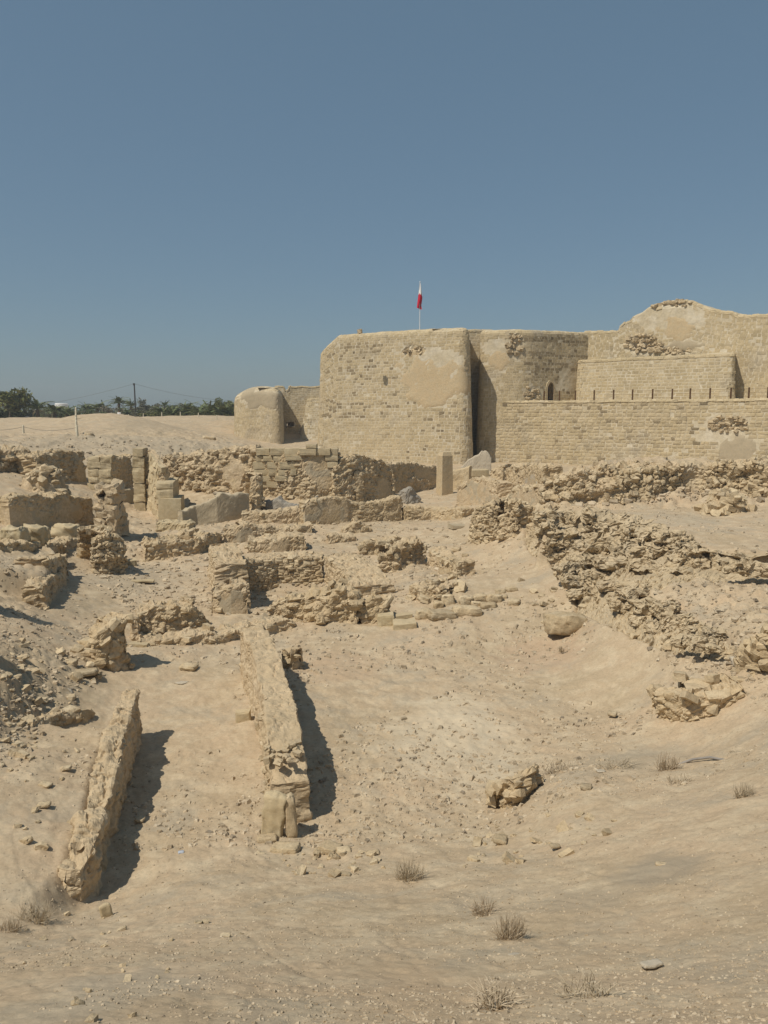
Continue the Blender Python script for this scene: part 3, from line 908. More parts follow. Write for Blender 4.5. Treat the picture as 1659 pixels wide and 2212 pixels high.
# far bastion and curtain on the left
FAR, _, _ = masonry('far_bastion', 'small distant bastion with a rounded plastered top', [top3(516, 852, 125), top3(507, 848, 112.0), top3(530, 838, 110.5), top3(560, 834, 110), top3(606, 838, 108.5), top3(609, 838, 119)], [0, 1.6, 0.8, 0.5, 1.8, 0], 2.2, 'bastion', batter=0.045, rt=1.2, inset=2.0, seed=9, cl=0.42, ch=0.3,
        patches=[(556, 858, 40, 24, 'plaster')])
cz = z_at(834, 119)
def cur(px, dz=0): return (x_at(px, 119, 850), 119, cz + dz)
CURT, _, _ = masonry('curtain_wall', 'distant crenellated curtain wall beside the small bastion', [cur(596), cur(614.5), cur(615, -0.55), cur(624, -0.55), cur(624.5), cur(704)], 0, 2.2, 'fort wall', batter=0.01, rt=0.1, inset=1.2, seed=10, cl=0.42, ch=0.3, topnoise=0.08, holes=[(621, 912, 635, 921)])
BUTT, _, _ = masonry('sloping_buttress', 'pale sloping buttress left of the tall bastion', [top3(664, 862, 119), top3(664, 862, 114), top3(704, 858, 113.5)], [0, 0.6, 0], 2.2, 'buttress', batter=0.19, rt=0.2, inset=1.5, seed=11, cover=0.7, rough=0.06)

def bx_part(parent, name, a, b, mat):
    mb = MB(); mb.box(a, b)
    loc = np.array(parent.location)
    mb.v = [v - loc for v in mb.v]
    me = bpy.data.meshes.new(name); me.from_pydata(np.concatenate(mb.v).tolist(), [], mb.f); me.materials.append(mat); me.update()
    return link(name, me, parent)

def opening(parent, outline, inward, depth, name, back=None):
    """a lined recess: outline of world points round the mouth, pushed in along 'inward'; seen as real depth"""
    loc = np.array(parent.location); inw = np.array(inward) * depth
    a = np.array(outline) - np.array(inward) * 0.05 - loc; b = np.array(outline) + inw - loc; n = len(a)
    V = np.concatenate([a, b]).tolist()
    F = [(i, (i + 1) % n, n + (i + 1) % n, n + i) for i in range(n)] + [tuple(range(n, 2 * n))]
    me = bpy.data.meshes.new(name); me.from_pydata(V, [], F); me.materials.append(M['core']); me.update()
    return link(name, me, parent)

# arched doorway of the gate bastion: jambs and arch as stones, tunnel, timber door
def gate_frame():
    P2, P3 = np.array(top3(1128, 710, 77.5)), np.array(top3(1270, 717, 81.6))
    t = P3 - P2; t[2] = 0; t /= np.linalg.norm(t)
    n = np.array([t[1], -t[0], 0])
    zf = zt + 0.03
    # plane of the face at door height
    z_ref = P2[2]
    off = (z_ref - (zf + 1.0)) * 0.025
    o = P2.copy(); o[2] = 0; o = o + n * off
    d = ray(1187.5, 845); d = d / d[1]
    k = (n @ o) / (n[0] * d[0] + n[1])
    c = np.array([d[0] * k, k, 0])
    return c, t, n, zf
dc, dt, dn, dz = gate_frame()
hw = 0.40
arch = [(-hw, 0.0), (-hw, 1.15)] + [(-hw + hw * (1 - math.cos(a)) * 1.0, 1.15 + 0.72 * math.sin(a)) for a in np.linspace(0.25, math.pi / 2, 6)]
arch = arch + [(-x, z) for x, z in arch[::-1][1:]]
def dpt(x, z, y=0.0): return dc + dt * x + dn * y + np.array([0, 0, dz + z])
opening(GATE, [dpt(x, z, 0.12) for x, z in arch][::-1], -dn, 1.6, 'doorway')
mb = MB()
ring = [(x * 1.0, z) for x, z in arch]
for i in range(len(ring) - 1):
    (x0, z0), (x1, z1) = ring[i], ring[i + 1]
    sc = 1.45
    def outp(x, z): return (x * sc, max(z, 0) if z < 1.1 else 1.15 + (z - 1.15) * 1.28)
    a0, a1 = outp(x0, z0), outp(x1, z1)
    q = [dpt(x0, z0, 0.14), dpt(x1, z1, 0.14), dpt(*a1, 0.14), dpt(*a0, 0.14), dpt(x0, z0, -0.3), dpt(x1, z1, -0.3), dpt(*a1, -0.3), dpt(*a0, -0.3)]
    mb.add(q, [(0, 1, 2, 3), (4, 7, 6, 5), (0, 4, 5, 1), (1, 5, 6, 2), (2, 6, 7, 3), (3, 7, 4, 0)])
mb.v = [v - np.array(GATE.location) for v in mb.v]
me = bpy.data.meshes.new('arch_surround'); me.from_pydata(np.concatenate(mb.v).tolist(), [], mb.f); me.materials.append(M['fort']); me.update(); link('arch_surround', me, GATE)
mb = MB(); V = [dpt(x * 0.98, z * 0.99, -0.55) for x, z in arch] + [dpt(x * 0.98, z * 0.99, -0.62) for x, z in arch]
n_ = len(arch); mb.add(V, [tuple(range(n_)), tuple(range(2 * n_ - 1, n_ - 1, -1))] + [(i, n_ + i, n_ + (i + 1) % n_, (i + 1) % n_) for i in range(n_)])
mb.v = [v - np.array(GATE.location) for v in mb.v]
me = bpy.data.meshes.new('timber_door'); me.from_pydata(np.concatenate(mb.v).tolist(), [], mb.f); me.materials.append(M['wood']); me.update(); link('timber_door', me, GATE)
# window of the far curtain
wa = [at_d(621, 911.5, 118.6), at_d(635, 911.5, 118.6), at_d(635, 921.5, 118.6), at_d(621, 921.5, 118.6)]
opening(CURT, wa, (0, 1, 0), 1.4, 'window_opening')


# ------------------------------------------------------------------ single stones, heaps, piers, banks
def rock(name, label, px, py, w, h, kind='rock', mat='rubble', cat='stone', d=0.8, yaw=None, sink=0.12, group=None, tilt=0.1, seed=0, sub=3, parent=None, rug=0.20, flat=False, lift=0.0):
    """a stone whose outline in the photograph is w x h pixels with its foot at (px, py)"""
    rng = random.Random(int(px * 7 + py * 13) + seed)
    p = hit(px, py)
    k = p[1] / FPX
    W, H = w * k, h * k
    th = math.atan2(EYE - p[2], p[1])
    Dp = min(W * d, 0.6 * H / max(math.sin(th), 0.05))
    H = max((H - Dp * math.sin(th)) / math.cos(th), 0.35 * H)
    if flat: Dp, H = h * k / math.sin(th) * 0.9, 0.022
    sub = sub if w < 16 else (6 if w < 40 else (12 if rug < 0.3 else 16))
    sh = rock_shape(rng.randrange(10 ** 6), 0.16 / max(sub / 2.5, 1), sub) if kind == 'rock' else block_shape(rng.randrange(10 ** 6), 0.03 if kind == 'block' else 0.06, 0.06 if kind == 'block' else 0.14, 0.08)
    V = np.array(sh[0]) * np.array([W, Dp, H])
    if kind == 'block':
        V, Fb = hewn_block(W, Dp, H, rng.randrange(1000), 5, 0.02 + 0.02 * min(W, 1)); sh = (0, Fb)
    if kind == 'rock':
        q = V / W * (2.6 if rug < 0.3 else 4.2) + rng.random() * 99
        V = V * 1.12 + (rug * min(W, H, Dp)) * np.stack([fbm3(q, 4 if sub > 4 else 2, s, 0.5 if rug < 0.3 else 0.62) for s in (1, 2, 3)], -1) * np.array([0.8, 0.8, 0.6])
    a = yaw if yaw is not None else rng.uniform(-0.5, 0.5)
    Rz = np.array(Matrix.Rotation(a, 3, 'Z') @ Matrix.Rotation(rng.uniform(-tilt, tilt), 3, 'X') @ Matrix.Rotation(rng.uniform(-tilt, tilt), 3, 'Y'))
    V = V @ Rz.T
    if flat:                                                 # lies along the slope
        e = 0.15; zx = terrain0(p[:1] + e, p[1:2]) - terrain0(p[:1] - e, p[1:2]); zy = terrain0(p[:1], p[1:2] + e) - terrain0(p[:1], p[1:2] - e)
        V[:, 2] += V[:, 0] * zx[0] / (2 * e) + (V[:, 1] + Dp * 0.4) * zy[0] / (2 * e)
    V[:, 2] += H * (0.5 - sink) + lift
    V[:, 1] += Dp * 0.4
    loc = p
    if parent is not None: loc = p - np.array(parent.location)
    me = bpy.data.meshes.new(name)
    me.from_pydata(V.tolist(), [], sh[1]); me.materials.append(M[mat]); me.polygons.foreach_set('use_smooth', [kind == 'rock' and sub > 3 and rug < 0.3] * len(sh[1])); me.update()
    o = link(name, me, parent, loc)
    if parent is None: tag(o, label, cat, group)
    elif label: o['label'] = label
    return o

def ashlar(name, label, nodes, t, rows, cols, wear=0.03, mat='ashlar', cat='ashlar pier', seed=0, lean=0.0, bond=True, skew=0.0):
    """pier of squared blocks, each block its own part: nodes = (left px, right px, foot py, top py)"""
    rng = random.Random(seed)
    l, r, f, tp = nodes
    p = hit((l + r) / 2, f); D = p[1]
    k = D / FPX
    Wd = (r - l) * k; Ht = z_at(tp, D) - p[2]
    e = bpy.data.objects.new(name, None); COL.objects.link(e); e.location = p
    tag(e, label, cat)
    hs = [rng.uniform(0.8, 1.2) for _ in range(rows)]; s = sum(hs); z = -0.15
    for i in range(rows):
        h = hs[i] / s * (Ht + 0.15)
        c = cols
        xs = [0.0] + [(j + (rng.uniform(-0.12, 0.12) if bond else 0)) / c for j in range(1, c)] + [1.0]
        for j in range(c):
            w = (xs[j + 1] - xs[j]) * Wd
            V, Fb = hewn_block(w * 1.0, t * rng.uniform(0.94, 1.04), h * 1.0, rng.randrange(1000), 5 if wear > 0.05 else 4, wear); sh = (0, Fb)
            V[:, 2] += z + h / 2
            V[:, 0] += (xs[j] + xs[j + 1]) / 2 * Wd - Wd / 2 + rng.uniform(-0.02, 0.02) * Wd + lean * (z + h / 2)
            V[:, 1] += t / 2 + rng.uniform(-0.03, 0.03)
            V[:, 0] += skew * V[:, 1]
            me = bpy.data.meshes.new('block'); me.from_pydata(V.tolist(), [], sh[1]); me.materials.append(M[mat]); me.update()
            link('block', me, e)
        z += h
    return e

def heap(name, label, px, py, w, h, mat='core', sm='rubble', n=60, size=0.3, cat='rubble heap', seed=0, dk=0.8, lump=0.25, kind='rock', limit=300):
    """low dome of earth with stones bedded in it"""
    rng = random.Random(seed + int(px))
    p = hit(px, py); k = p[1] / FPX
    W, H = w * k / 2, h * k
    r = max(0.05, p[1] * 0.0022)
    nu = int(2 * math.pi * W / r / 1.5) + 24; nv = int(W / r) + 10
    th = np.linspace(0, 2 * math.pi, nu + 1)[:, None] + 0 * np.linspace(0, 1, nv)[None]
    rr = 0 * th + np.linspace(1, 0.01, nv)[None] ** 0.8
    rr = rr * 1.06
    out = 1 + 0.22 * fbm2(np.cos(th) * 1.3 + seed, np.sin(th) * 1.3, 3, seed)
    X = np.cos(th) * rr * W * out; Y = np.sin(th) * rr * W * dk * out
    Z = H * (np.clip(1 - rr ** 2, -0.2, 1)) ** 1 if False else H * np.where(rr < 1, (1 - rr ** 2.2), (1 - rr) * 3)
    cy = p[1] + W * dk * 0.9
    gz = terrain0(p[0] + X, cy + Y)
    V = np.stack([p[0] + X, cy + Y, gz - 0.12 + Z], -1)
    nz = fbm3(V * 1.1 / max(lump * 2, 0.3), 4, seed)
    f1, f2, idv = worley(V / np.array([lump * 1.4, lump * 1.4, lump]), seed + 5)
    V[..., 2] += (0.16 * H * nz + 0.35 * lump * (sstep(0, 0.4, f2 - f1) * (0.4 + idv) - 0.4)) * sstep(1.06, 0.8, rr)
    V[..., :2] += (V[..., :2] - np.array([p[0], cy])) * (0.12 * nz)[..., None]
    loc = np.array([p[0], cy, gz.min()])
    F = grid_faces(nu + 1, nv)
    o = link(name, mesh(name, V.reshape(-1, 3) - loc, F, M[mat]), None, loc)
    tag(o, label, cat)
    Nn = grid_normals(V)
    st = []
    for _ in range(n):
        a, b = rng.randrange(nu), rng.randrange(1, int(nv * 0.9))
        s = size * rng.uniform(0.5, 1.5)
        m = np.eye(4)
        rot = np.array(Matrix.Rotation(rng.uniform(0, 6.28), 3, 'Z') @ Matrix.Rotation(rng.gauss(0, 0.35), 3, 'X') @ Matrix.Rotation(rng.gauss(0, 0.35), 3, 'Y'))
        m[:3, :3] = rot @ np.diag([s * rng.uniform(0.8, 1.4), s * rng.uniform(0.7, 1.1), s * rng.uniform(0.45, 0.8)])
        m[:3, 3] = V[a, b] + np.array([0, 0, 0.1 * s])
        st.append(m)
    emit_stones(o, st, kind, M[sm], limit=limit)
    return o

def bank(name, label, top, bot, mat='outcrop', n=200, size=0.25, hollow=(), bulge=0.35, lump=0.5, seed=0, cat='rocky bank', res=None, sm='rubble', back=1.0, lip=0.1, carve=0.55):
    """steep eroded bank between an upper and a lower line of pixels, with ledges, hollows and stones"""
    rng = random.Random(seed)
    A = hits([q[0] for q in top], [q[1] for q in top]); B = hits([q[0] for q in bot], [q[1] for q in bot])
    if carve:                                                # the bank is cut back behind its face
        ss = np.linspace(0.05, 0.97, 24)
        Ai = np.stack([np.interp(ss, np.linspace(0, 1, len(A)), A[:, k]) for k in range(2)], -1); Bi = np.stack([np.interp(ss, np.linspace(0, 1, len(B)), B[:, k]) for k in range(2)], -1)
        d_ = Ai - Bi; Bi = Bi + d_ / (np.linalg.norm(d_, axis=1, keepdims=True) + 1e-9) * np.minimum(0.55, np.linalg.norm(d_, axis=1, keepdims=True) * 0.4)
        pl = [tuple(q) for q in Ai] + [tuple(q) for q in Bi[::-1]]; xs = [q[0] for q in pl]; ys = [q[1] for q in pl]
        FEATURES.append((pl, -carve, 0.5, (min(xs) - 1, max(xs) + 1, min(ys) - 1, max(ys) + 1), None, None))
    D = A[:, 1].mean(); r = res or max(0.045, D * 0.0018)
    L = np.linalg.norm(np.diff(A[:, :2], axis=0), axis=-1).sum()
    nu = int(L / r) + 8
    s = np.linspace(0, 1, nu)
    fa = np.linspace(0, 1, len(A)); fb = np.linspace(0, 1, len(B))
    A = np.stack([np.interp(s, fa, A[:, k]) for k in range(3)], -1); B = np.stack([np.interp(s, fb, B[:, k]) for k in range(3)], -1)
    W = np.linalg.norm(B - A, axis=-1).mean() + back
    nv = int(W / r) + 10
    out = B - A; out[:, 2] = 0; ol = np.linalg.norm(out, axis=-1, keepdims=True); outn = out / (ol + 1e-9)
    v = np.linspace(0, 1, nv)
    # profile: from behind the lip, over it, down the face, into the ground
    P0 = A - outn * back; P0[:, 2] = A[:, 2] - 0.25
    P1 = A.copy(); P1[:, 2] += lip
    P2 = A + out * 0.12; P2[:, 2] = A[:, 2] + (B[:, 2] - A[:, 2]) * 0.5
    P3 = A + out * 0.5; P3[:, 2] = A[:, 2] + (B[:, 2] - A[:, 2]) * 0.78
    P4 = B + outn * 0.25; P4[:, 2] = B[:, 2] - 0.35
    kn = np.array([0, 0.2, 0.45, 0.72, 1.0])
    Pk = np.stack([P0, P1, P2, P3, P4])
    V = np.stack([np.stack([np.interp(v, kn, Pk[:, i, k]) for k in range(3)], -1) for i in range(nu)])
    for _ in range(int(nv * 0.05) + 1): V[:, 1:-1] = V[:, 1:-1] * 0.5 + 0.25 * (V[:, 2:] + V[:, :-2])
    N = grid_normals(V)
    if (N[..., 2].mean()) < 0: N = -N; flip = True
    else: flip = False
    w = (sstep(0.17, 0.3, v) * sstep(1.0, 0.85, v))[None] * 0.95 + 0.05
    q = V / lump
    q = q + 0.3 * np.stack([vnoise3(q * 1.4, 31), vnoise3(q * 1.4, 32), vnoise3(q * 1.4, 33)], -1)
    f1, f2, idv = worley(q * np.array([0.8, 0.8, 1.3]), seed)
    g1_, g2_, idg = worley(q * 2.7, seed + 9)
    bil = lambda x, o, sd: np.abs(fbm3(x, o, sd)) - 0.25
    d = bulge * (0.6 * (sstep(0.02, 0.5, f2 - f1) * (0.25 + idv) - 0.4) + 0.5 * fbm3(q * 0.55, 3, seed + 4)) + 0.30 * lump * bil(q * 1.5, 3, seed + 2) + 0.12 * lump * bil(q * 4.0, 3, seed + 6) + 0.04 * lump * fbm3(q * 9, 2, seed + 7)
    px, py = proj(V)
    hol = np.zeros(V.shape[:2])
    for (hx, hy, rx, ry, dd) in hollow:
        e = np.hypot((px - hx) / rx, (py - hy) / ry) + 0.3 * fbm3(q, 3, seed + 8)
        hol = np.maximum(hol, dd * (1 - sstep(0.6, 1.0, e)))
    V = V + (outn[:, None, :] * 0.75 + np.array([0, 0, 0.55])) * ((d + 0.12) * w)[..., None] - outn[:, None, :] * hol[..., None]
    V[..., 2] -= 0.7 * (1 - sstep(0.0, 0.07, s))[:, None]
    loc = np.array([V[..., 0].mean(), V[..., 1].mean(), V[..., 2].min()])
    F = grid_faces(nu, nv)
    if flip: F = F[:, ::-1]
    o = link(name, mesh(name, V.reshape(-1, 3) - loc, F, M[mat]), None, loc)
    tag(o, label, None, None, 'structure')
    st = []
    for _ in range(n):
        a, b = rng.randrange(2, nu - 2), rng.randrange(int(nv * 0.2), nv - 3)
        z = size * rng.choice([0.4, 0.5, 0.6, 0.8, 1.0, 1.5])
        m = np.eye(4)
        rot = np.array(Matrix.Rotation(rng.uniform(0, 6.28), 3, 'Z') @ Matrix.Rotation(rng.gauss(0, 0.4), 3, 'X') @ Matrix.Rotation(rng.gauss(0, 0.4), 3, 'Y'))
        m[:3, :3] = rot @ np.diag([z * rng.uniform(0.8, 1.5), z * rng.uniform(0.7, 1.2), z * rng.uniform(0.45, 0.85)])
        m[:3, 3] = V[a, b] + N[a, b] * 0.02
        st.append(m)
    emit_stones(o, st, 'rock', M[sm])
    return o

# rocky bank on the right
bank('rocky_bank', 'eroded rocky bank below the flat plateau on the right', [(1168, 1098), (1172, 1116), (1196, 1130), (1240, 1130), (1300, 1133), (1361, 1149), (1403, 1165), (1483, 1189), (1570, 1196), (1740, 1202)],
     [(1112, 1140), (1128, 1186), (1190, 1226), (1226, 1254), (1278, 1292), (1340, 1300), (1425, 1292), (1540, 1262), (1740, 1262)], n=150, size=0.15, hollow=[(1540, 1222, 72, 24, 1.1), (1655, 1230, 50, 28, 1.0), (1385, 1245, 44, 9, 0.5), (1450, 1248, 30, 8, 0.4), (1290, 1240, 22, 12, 0.5), (1330, 1280, 24, 12, 0.4), (1230, 1175, 30, 10, 0.4)], bulge=0.22, lump=0.5, seed=3, back=1.9, lip=0.0)
bank('rocky_ledge', 'lower rocky ledge with small caves on the right slope', [(1232, 1254), (1300, 1272), (1370, 1298), (1440, 1328), (1490, 1340), (1530, 1370), (1590, 1400)],
     [(1232, 1304), (1300, 1350), (1370, 1382), (1440, 1408), (1485, 1430), (1530, 1444), (1596, 1450)], n=130, size=0.13, hollow=[(1352, 1284, 24, 15, 0.7), (1420, 1338, 12, 9, 0.4), (1300, 1300, 16, 8, 0.4), (1480, 1372, 12, 8, 0.35)], bulge=0.2, lump=0.4, seed=8, back=0.4, lip=0.0)
_bank = bpy.data.objects['rocky_bank']; _ledge = bpy.data.objects['rocky_ledge']
_cr = random.Random(12)
for (cx, fy, w, h) in [(1205, 1152, 60, 32), (1240, 1150, 50, 26), (1262, 1162, 60, 36), (1300, 1154, 74, 34), (1335, 1164, 64, 34), (1372, 1170, 64, 30), (1410, 1184, 60, 28), (1445, 1194, 54, 26), (1475, 1206, 46, 24),
        (1222, 1194, 54, 36), (1250, 1208, 62, 34), (1285, 1218, 64, 40), (1322, 1208, 74, 44), (1360, 1218, 74, 44), (1400, 1226, 74, 42), (1440, 1230, 64, 38), (1478, 1240, 54, 38), (1290, 1248, 54, 32), (1335, 1253, 74, 34), (1395, 1256, 64, 28), (1450, 1260, 64, 26),
        (1262, 1254, 52, 30), (1330, 1302, 64, 28), (1520, 1254, 62, 30), (1575, 1252, 60, 36), (1605, 1266, 42, 26), (1645, 1268, 56, 28), (1502, 1230, 42, 28), (1182, 1150, 44, 28), (1184, 1176, 46, 32), (1194, 1206, 48, 32), (1208, 1238, 48, 30), (1226, 1266, 46, 28), (1238, 1294, 42, 28), (1250, 1316, 42, 24)]:
    for k in range(2):
        f = 1.0 if k == 0 else _cr.uniform(0.4, 0.65)
        rock('rock', None, cx + (0 if k == 0 else _cr.uniform(-30, 30)), fy + (0 if k == 0 else _cr.uniform(-10, 10)), w * f, h * f, 'rock', 'outcrop', d=0.6, parent=_bank, sink=0.25, rug=0.42, tilt=0.3, seed=k, lift=0.42)
for (cx, fy, w, h) in [(1290, 1280, 58, 32), (1375, 1314, 62, 32), (1312, 1324, 52, 28), (1350, 1340, 58, 30), (1402, 1350, 62, 36), (1440, 1354, 52, 32), (1390, 1376, 54, 26), (1430, 1394, 58, 30), (1470, 1386, 58, 36), (1500, 1404, 52, 38), (1478, 1424, 52, 26), (1522, 1434, 48, 30), (1548, 1416, 46, 32)]:
    for k in range(2):
        f = 1.0 if k == 0 else _cr.uniform(0.4, 0.65)
        rock('rock', None, cx + (0 if k == 0 else _cr.uniform(-26, 26)), fy + (0 if k == 0 else _cr.uniform(-9, 9)), w * f, h * f, 'rock', 'outcrop', d=0.6, parent=_ledge, sink=0.25, rug=0.42, tilt=0.3, seed=k, lift=0.36)

ROUGH += [(wpoly([(-60, 944), (540, 952), (548, 985), (300, 990), (-60, 1000)]), 0.16, 0.5, 1.5),
          (wpoly([(-60, 1390), (150, 1400), (205, 1440), (130, 1530), (60, 1560), (-60, 1600)]), 0.10, 0.35, 0.5),
          (wpoly([(-60, 1180), (120, 1190), (150, 1240), (60, 1330), (-60, 1330)]), 0.10, 0.4, 0.5),
          (wpoly([(1190, 1230), (1350, 1310), (1480, 1430), (1659, 1470), (1720, 1280), (1300, 1240)]), 0.14, 0.5, 0.6),
          (wpoly([(860, 1190), (980, 1200), (1010, 1290), (900, 1310)]), 0.12, 0.4, 0.5),
          (wpoly([(150, 1060), (330, 1060), (700, 1110), (700, 1190), (300, 1200), (150, 1200)]), 0.10, 0.5, 0.5),
          (wpoly([(1060, 1040), (1659, 1010), (1659, 1080), (1200, 1100)]), 0.25, 0.6, 1.0)]

# ------------------------------------------------------------------ ground sheet
def build_ground():
    q = np.geomspace(7.3, 150, 1150) - 6.0
    ys = np.concatenate([np.linspace(-14, q[0] - 0.3, 24), q, np.geomspace(150, 5000, 40)])
    a = np.linspace(-1, 1, 760)
    a = 0.95 * (0.72 * a + 0.28 * a ** 3)
    a = np.concatenate([[-6, -3, -1.8, -1.2], a, [1.2, 1.8, 3, 6]])
    Y = ys[:, None] + 0 * a[None]
    X = (np.maximum(Y, -3.0) + 6.0) * a[None]
    Z = terrain(X, Y)
    V = np.stack([X, Y, Z], -1)
    nu, nv = Y.shape
    F = grid_faces(nu, nv)[:, ::-1]
    o = link('ground', mesh('ground', V, F, M['sand'], True))
    tag(o, 'dry sandy ground of the excavation sloping down from the foreground', None, None, 'structure')
build_ground()

# ------------------------------------------------------------------ the excavation: near walls
rw = rough_wall
rw('long_ruined_wall', 'long thick rubble wall in the middle of the pit with its shadow on the right', [(-3.95, 21.0, 0.0, 1.22), (-3.35, 19.0, 0.0, 1.36), (-3.06, 17.8, 0.0, 1.38), (-2.6, 16.0, 0.0, 1.3), (-2.28, 14.4, 0.0, 1.28), (-2.1, 13.5, 0.0, 1.05), (-2.0, 13.05, 0.0, 0.75)],
   t=0.74, world=True, m='core', stone=(0.34, 0.2), cover=0.03, faces='ft', rough=0.05, bulge=0.02, cell=0.34, top_var=0.06, crag=0.55, seed=1, batter=0.04, sdepth=0.16)
rw('retaining_wall', 'low stone wall beside the bank at the bottom left, its right face in shade', [(176, 1948, 1874), (212, 1925, 1828), (249, 1777, 1692), (276, 1700, 1582), (300, 1591, 1494)],
   t=0.36, m='core', stone=(0.3, 0.18), cover=0.06, faces='ft', rough=0.08, bulge=0.035, cell=0.3, top_var=0.1, crag=1.0, seed=2, batter=0.0, sdepth=0.16)
def knob():
    rng = random.Random(4); w = bpy.data.objects['long_ruined_wall']; st = []
    for i in range(60):
        t = rng.random() ** 0.8; x, y = -2.42 + 0.42 * t, 15.3 - 2.1 * t
        z = 1.30 - 0.22 * t
        s = rng.uniform(0.05, 0.13)
        m = np.eye(4)
        rot = np.array(Matrix.Rotation(rng.uniform(0, 6.28), 3, 'Z') @ Matrix.Rotation(rng.gauss(0, 0.5), 3, 'X'))
        m[:3, :3] = rot @ np.diag([s * 1.3, s, s * 0.75])
        m[:3, 3] = (x + rng.uniform(-0.02, 0.6), y, z + rng.uniform(-0.09, -0.01)) if rng.random() < 0.7 else (x - 0.02, y, z - rng.uniform(0.1, 0.8))
        st.append(m)
    emit_stones(w, st, 'rock', M['outcrop'])
knob()
rw('wall_stub', 'short standing stump of rubble wall near the left edge', [(209, 1446, 1376), (245, 1449, 1352), (283, 1446, 1338)], t=1.1, stone=(0.3, 0.17), cover=0.7, m='brown_core', sm='brown_rubble', rough=0.07, bulge=0.07, cell=0.3, seed=3)
rw('threshold_jamb', 'small upright jamb at the left end of the low crumbling wall', [(286, 1383, 1335), (300, 1383, 1335)], t=0.6, m='core', seed=4, rough=0.03, top_var=0.02)
rw('low_wall', 'low crumbling wall right of the small jamb', [(302, 1374, 1332), (340, 1372, 1314), (420, 1366, 1313), (455, 1358, 1344)], t=1.0, m='brown_core', sm='brown_rubble', stone=(0.34, 0.16), cover=0.6, seed=5, rough=0.09, bulge=0.08)
rw('kerb', 'knee high line of stones running across in front of the square room', [(300, 1394, 1378), (400, 1393, 1378), (470, 1386, 1372), (560, 1372, 1354), (640, 1354, 1342)], t=0.9, m='core', stone=(0.4, 0.18), cover=0.75, seed=6, rough=0.05, cat='kerb')
rw('plastered_block', 'broad block of wall with cracked grey plaster on its front', [(455, 1328, 1273), (500, 1330, 1270), (536, 1328, 1268)], t=1.3, m='core', stone=(0.3, 0.16), cover=0.5, patches=[(0.55, 0.55, 0.42, 0.36)], seed=7, rough=0.04, top_var=0.05)
rw('thick_wall', 'thick dusty wall running back from the plastered block', [(-7.5, 33.3, 0.3, 1.62), (-6.7, 30.3, 0.3, 1.55), (-6.25, 28.6, 0.2, 1.45)], t=1.35, world=True, m='core', stone=(0.3, 0.16), cover=0.5, faces='f', seed=8, rough=0.05)
rw('room_back_wall', 'neatly coursed stone back wall of the small square room', [(519, 1264, 1212), (600, 1262, 1203), (697, 1256, 1201)], t=1.2, m='core', stone=(0.33, 0.17), cover=0.97, tilt=0.1, kind='worn', seed=9, rough=0.03, proud=0.05, top_var=0.04)
rw('upper_room_wall', 'short coursed wall above and behind the square room', [(535, 1197, 1166), (600, 1197, 1163), (661, 1194, 1161)], t=1.5, m='core', stone=(0.36, 0.2), cover=0.95, kind='worn', seed=10, rough=0.03, patches=[(0.55, 0.6, 0.2, 0.4)], patch_mat='pale_plaster')
rw('room_side_wall', 'right hand wall of the square room with a broad dusty top', [(698, 1257, 1203), (725, 1274, 1228), (760, 1298, 1262)], t=1.7, m='core', stone=(0.3, 0.2), cover=0.7, seed=11, rough=0.05)
rw('front_rubble_wall', 'collapsed brown rubble wall in front of the square room', [(576, 1338, 1304), (640, 1344, 1288), (712, 1350, 1277), (770, 1348, 1281)], t=1.3, m='brown_core', sm='brown_rubble', stone=(0.3, 0.18), cover=0.6, seed=12, rough=0.14, bulge=0.14, cell=0.4)
rw('door_return', 'low return of brown wall between the collapsed wall and the pale blocks', [(777, 1346, 1297), (812, 1344, 1291), (845, 1338, 1288)], t=0.9, m='brown_core', sm='brown_rubble', stone=(0.42, 0.2), cover=0.7, seed=13, rough=0.06)
rw('rubble_spine', 'line of pale rubble climbing behind the pale blocks', [(884, 1290, 1262), (915, 1300, 1270), (950, 1304, 1278), (975, 1300, 1280)], t=1.4, m='core', stone=(0.32, 0.2), cover=0.7, seed=14, rough=0.1, bulge=0.1)
rw('bank_wall', 'low brown rubble bank left of the thick dusty wall', [(312, 1209, 1174), (370, 1207, 1164), (434, 1199, 1160), (484, 1174, 1152)], t=1.6, m='brown_core', sm='brown_rubble', stone=(0.34, 0.2), cover=0.6, seed=15, rough=0.1, bulge=0.1)
rw('dry_stone_row', 'small stones forming a low row on the slope left of the shaded wall', [(84, 1566, 1550), (130, 1562, 1544), (175, 1556, 1538), (206, 1550, 1530)], t=0.35, m='core', stone=(0.3, 0.2), cover=0.9, seed=16, top_var=0.04)
rw('terrace_edge_wall', 'stone edge of the raised platform at the far left, its right side in shade', [(103, 1313, 1266), (122, 1291, 1249), (142, 1263, 1231)], t=0.8, m='core', stone=(0.4, 0.3), cover=0.8, seed=17, rough=0.06)
rw('niche_wall', 'short wall end beside the dark gap below the stacked ashlar pier', [(108, 1240, 1206), (132, 1247, 1200), (153, 1248, 1198)], t=1.2, m='core', stone=(0.4, 0.22), cover=0.8, seed=18, patches=[(0.45, 0.55, 0.25, 0.3)], patch_mat='ochre_plaster')
rw('tilted_wall_fragment', 'wedge shaped fragment of stone wall on the slope at the right', [(1410, 1524, 1487), (1428, 1550, 1492), (1480, 1562, 1497), (1540, 1538, 1492), (1606, 1504, 1482)], t=0.9, m='brown_core', sm='brown_rubble', stone=(0.28, 0.17), cover=0.7, seed=19, rough=0.06, bulge=0.06, batter=-0.12, top_var=0.04)
rw('buried_wall_end', 'dark broken wall end sticking out of the mound at the lower right', [(1064, 1738, 1690), (1085, 1745, 1682), (1112, 1742, 1676)], t=0.7, m='brown_core', sm='brown_rubble', stone=(0.22, 0.15), cover=0.6, seed=20, rough=0.12, bulge=0.1, batter=-0.1)
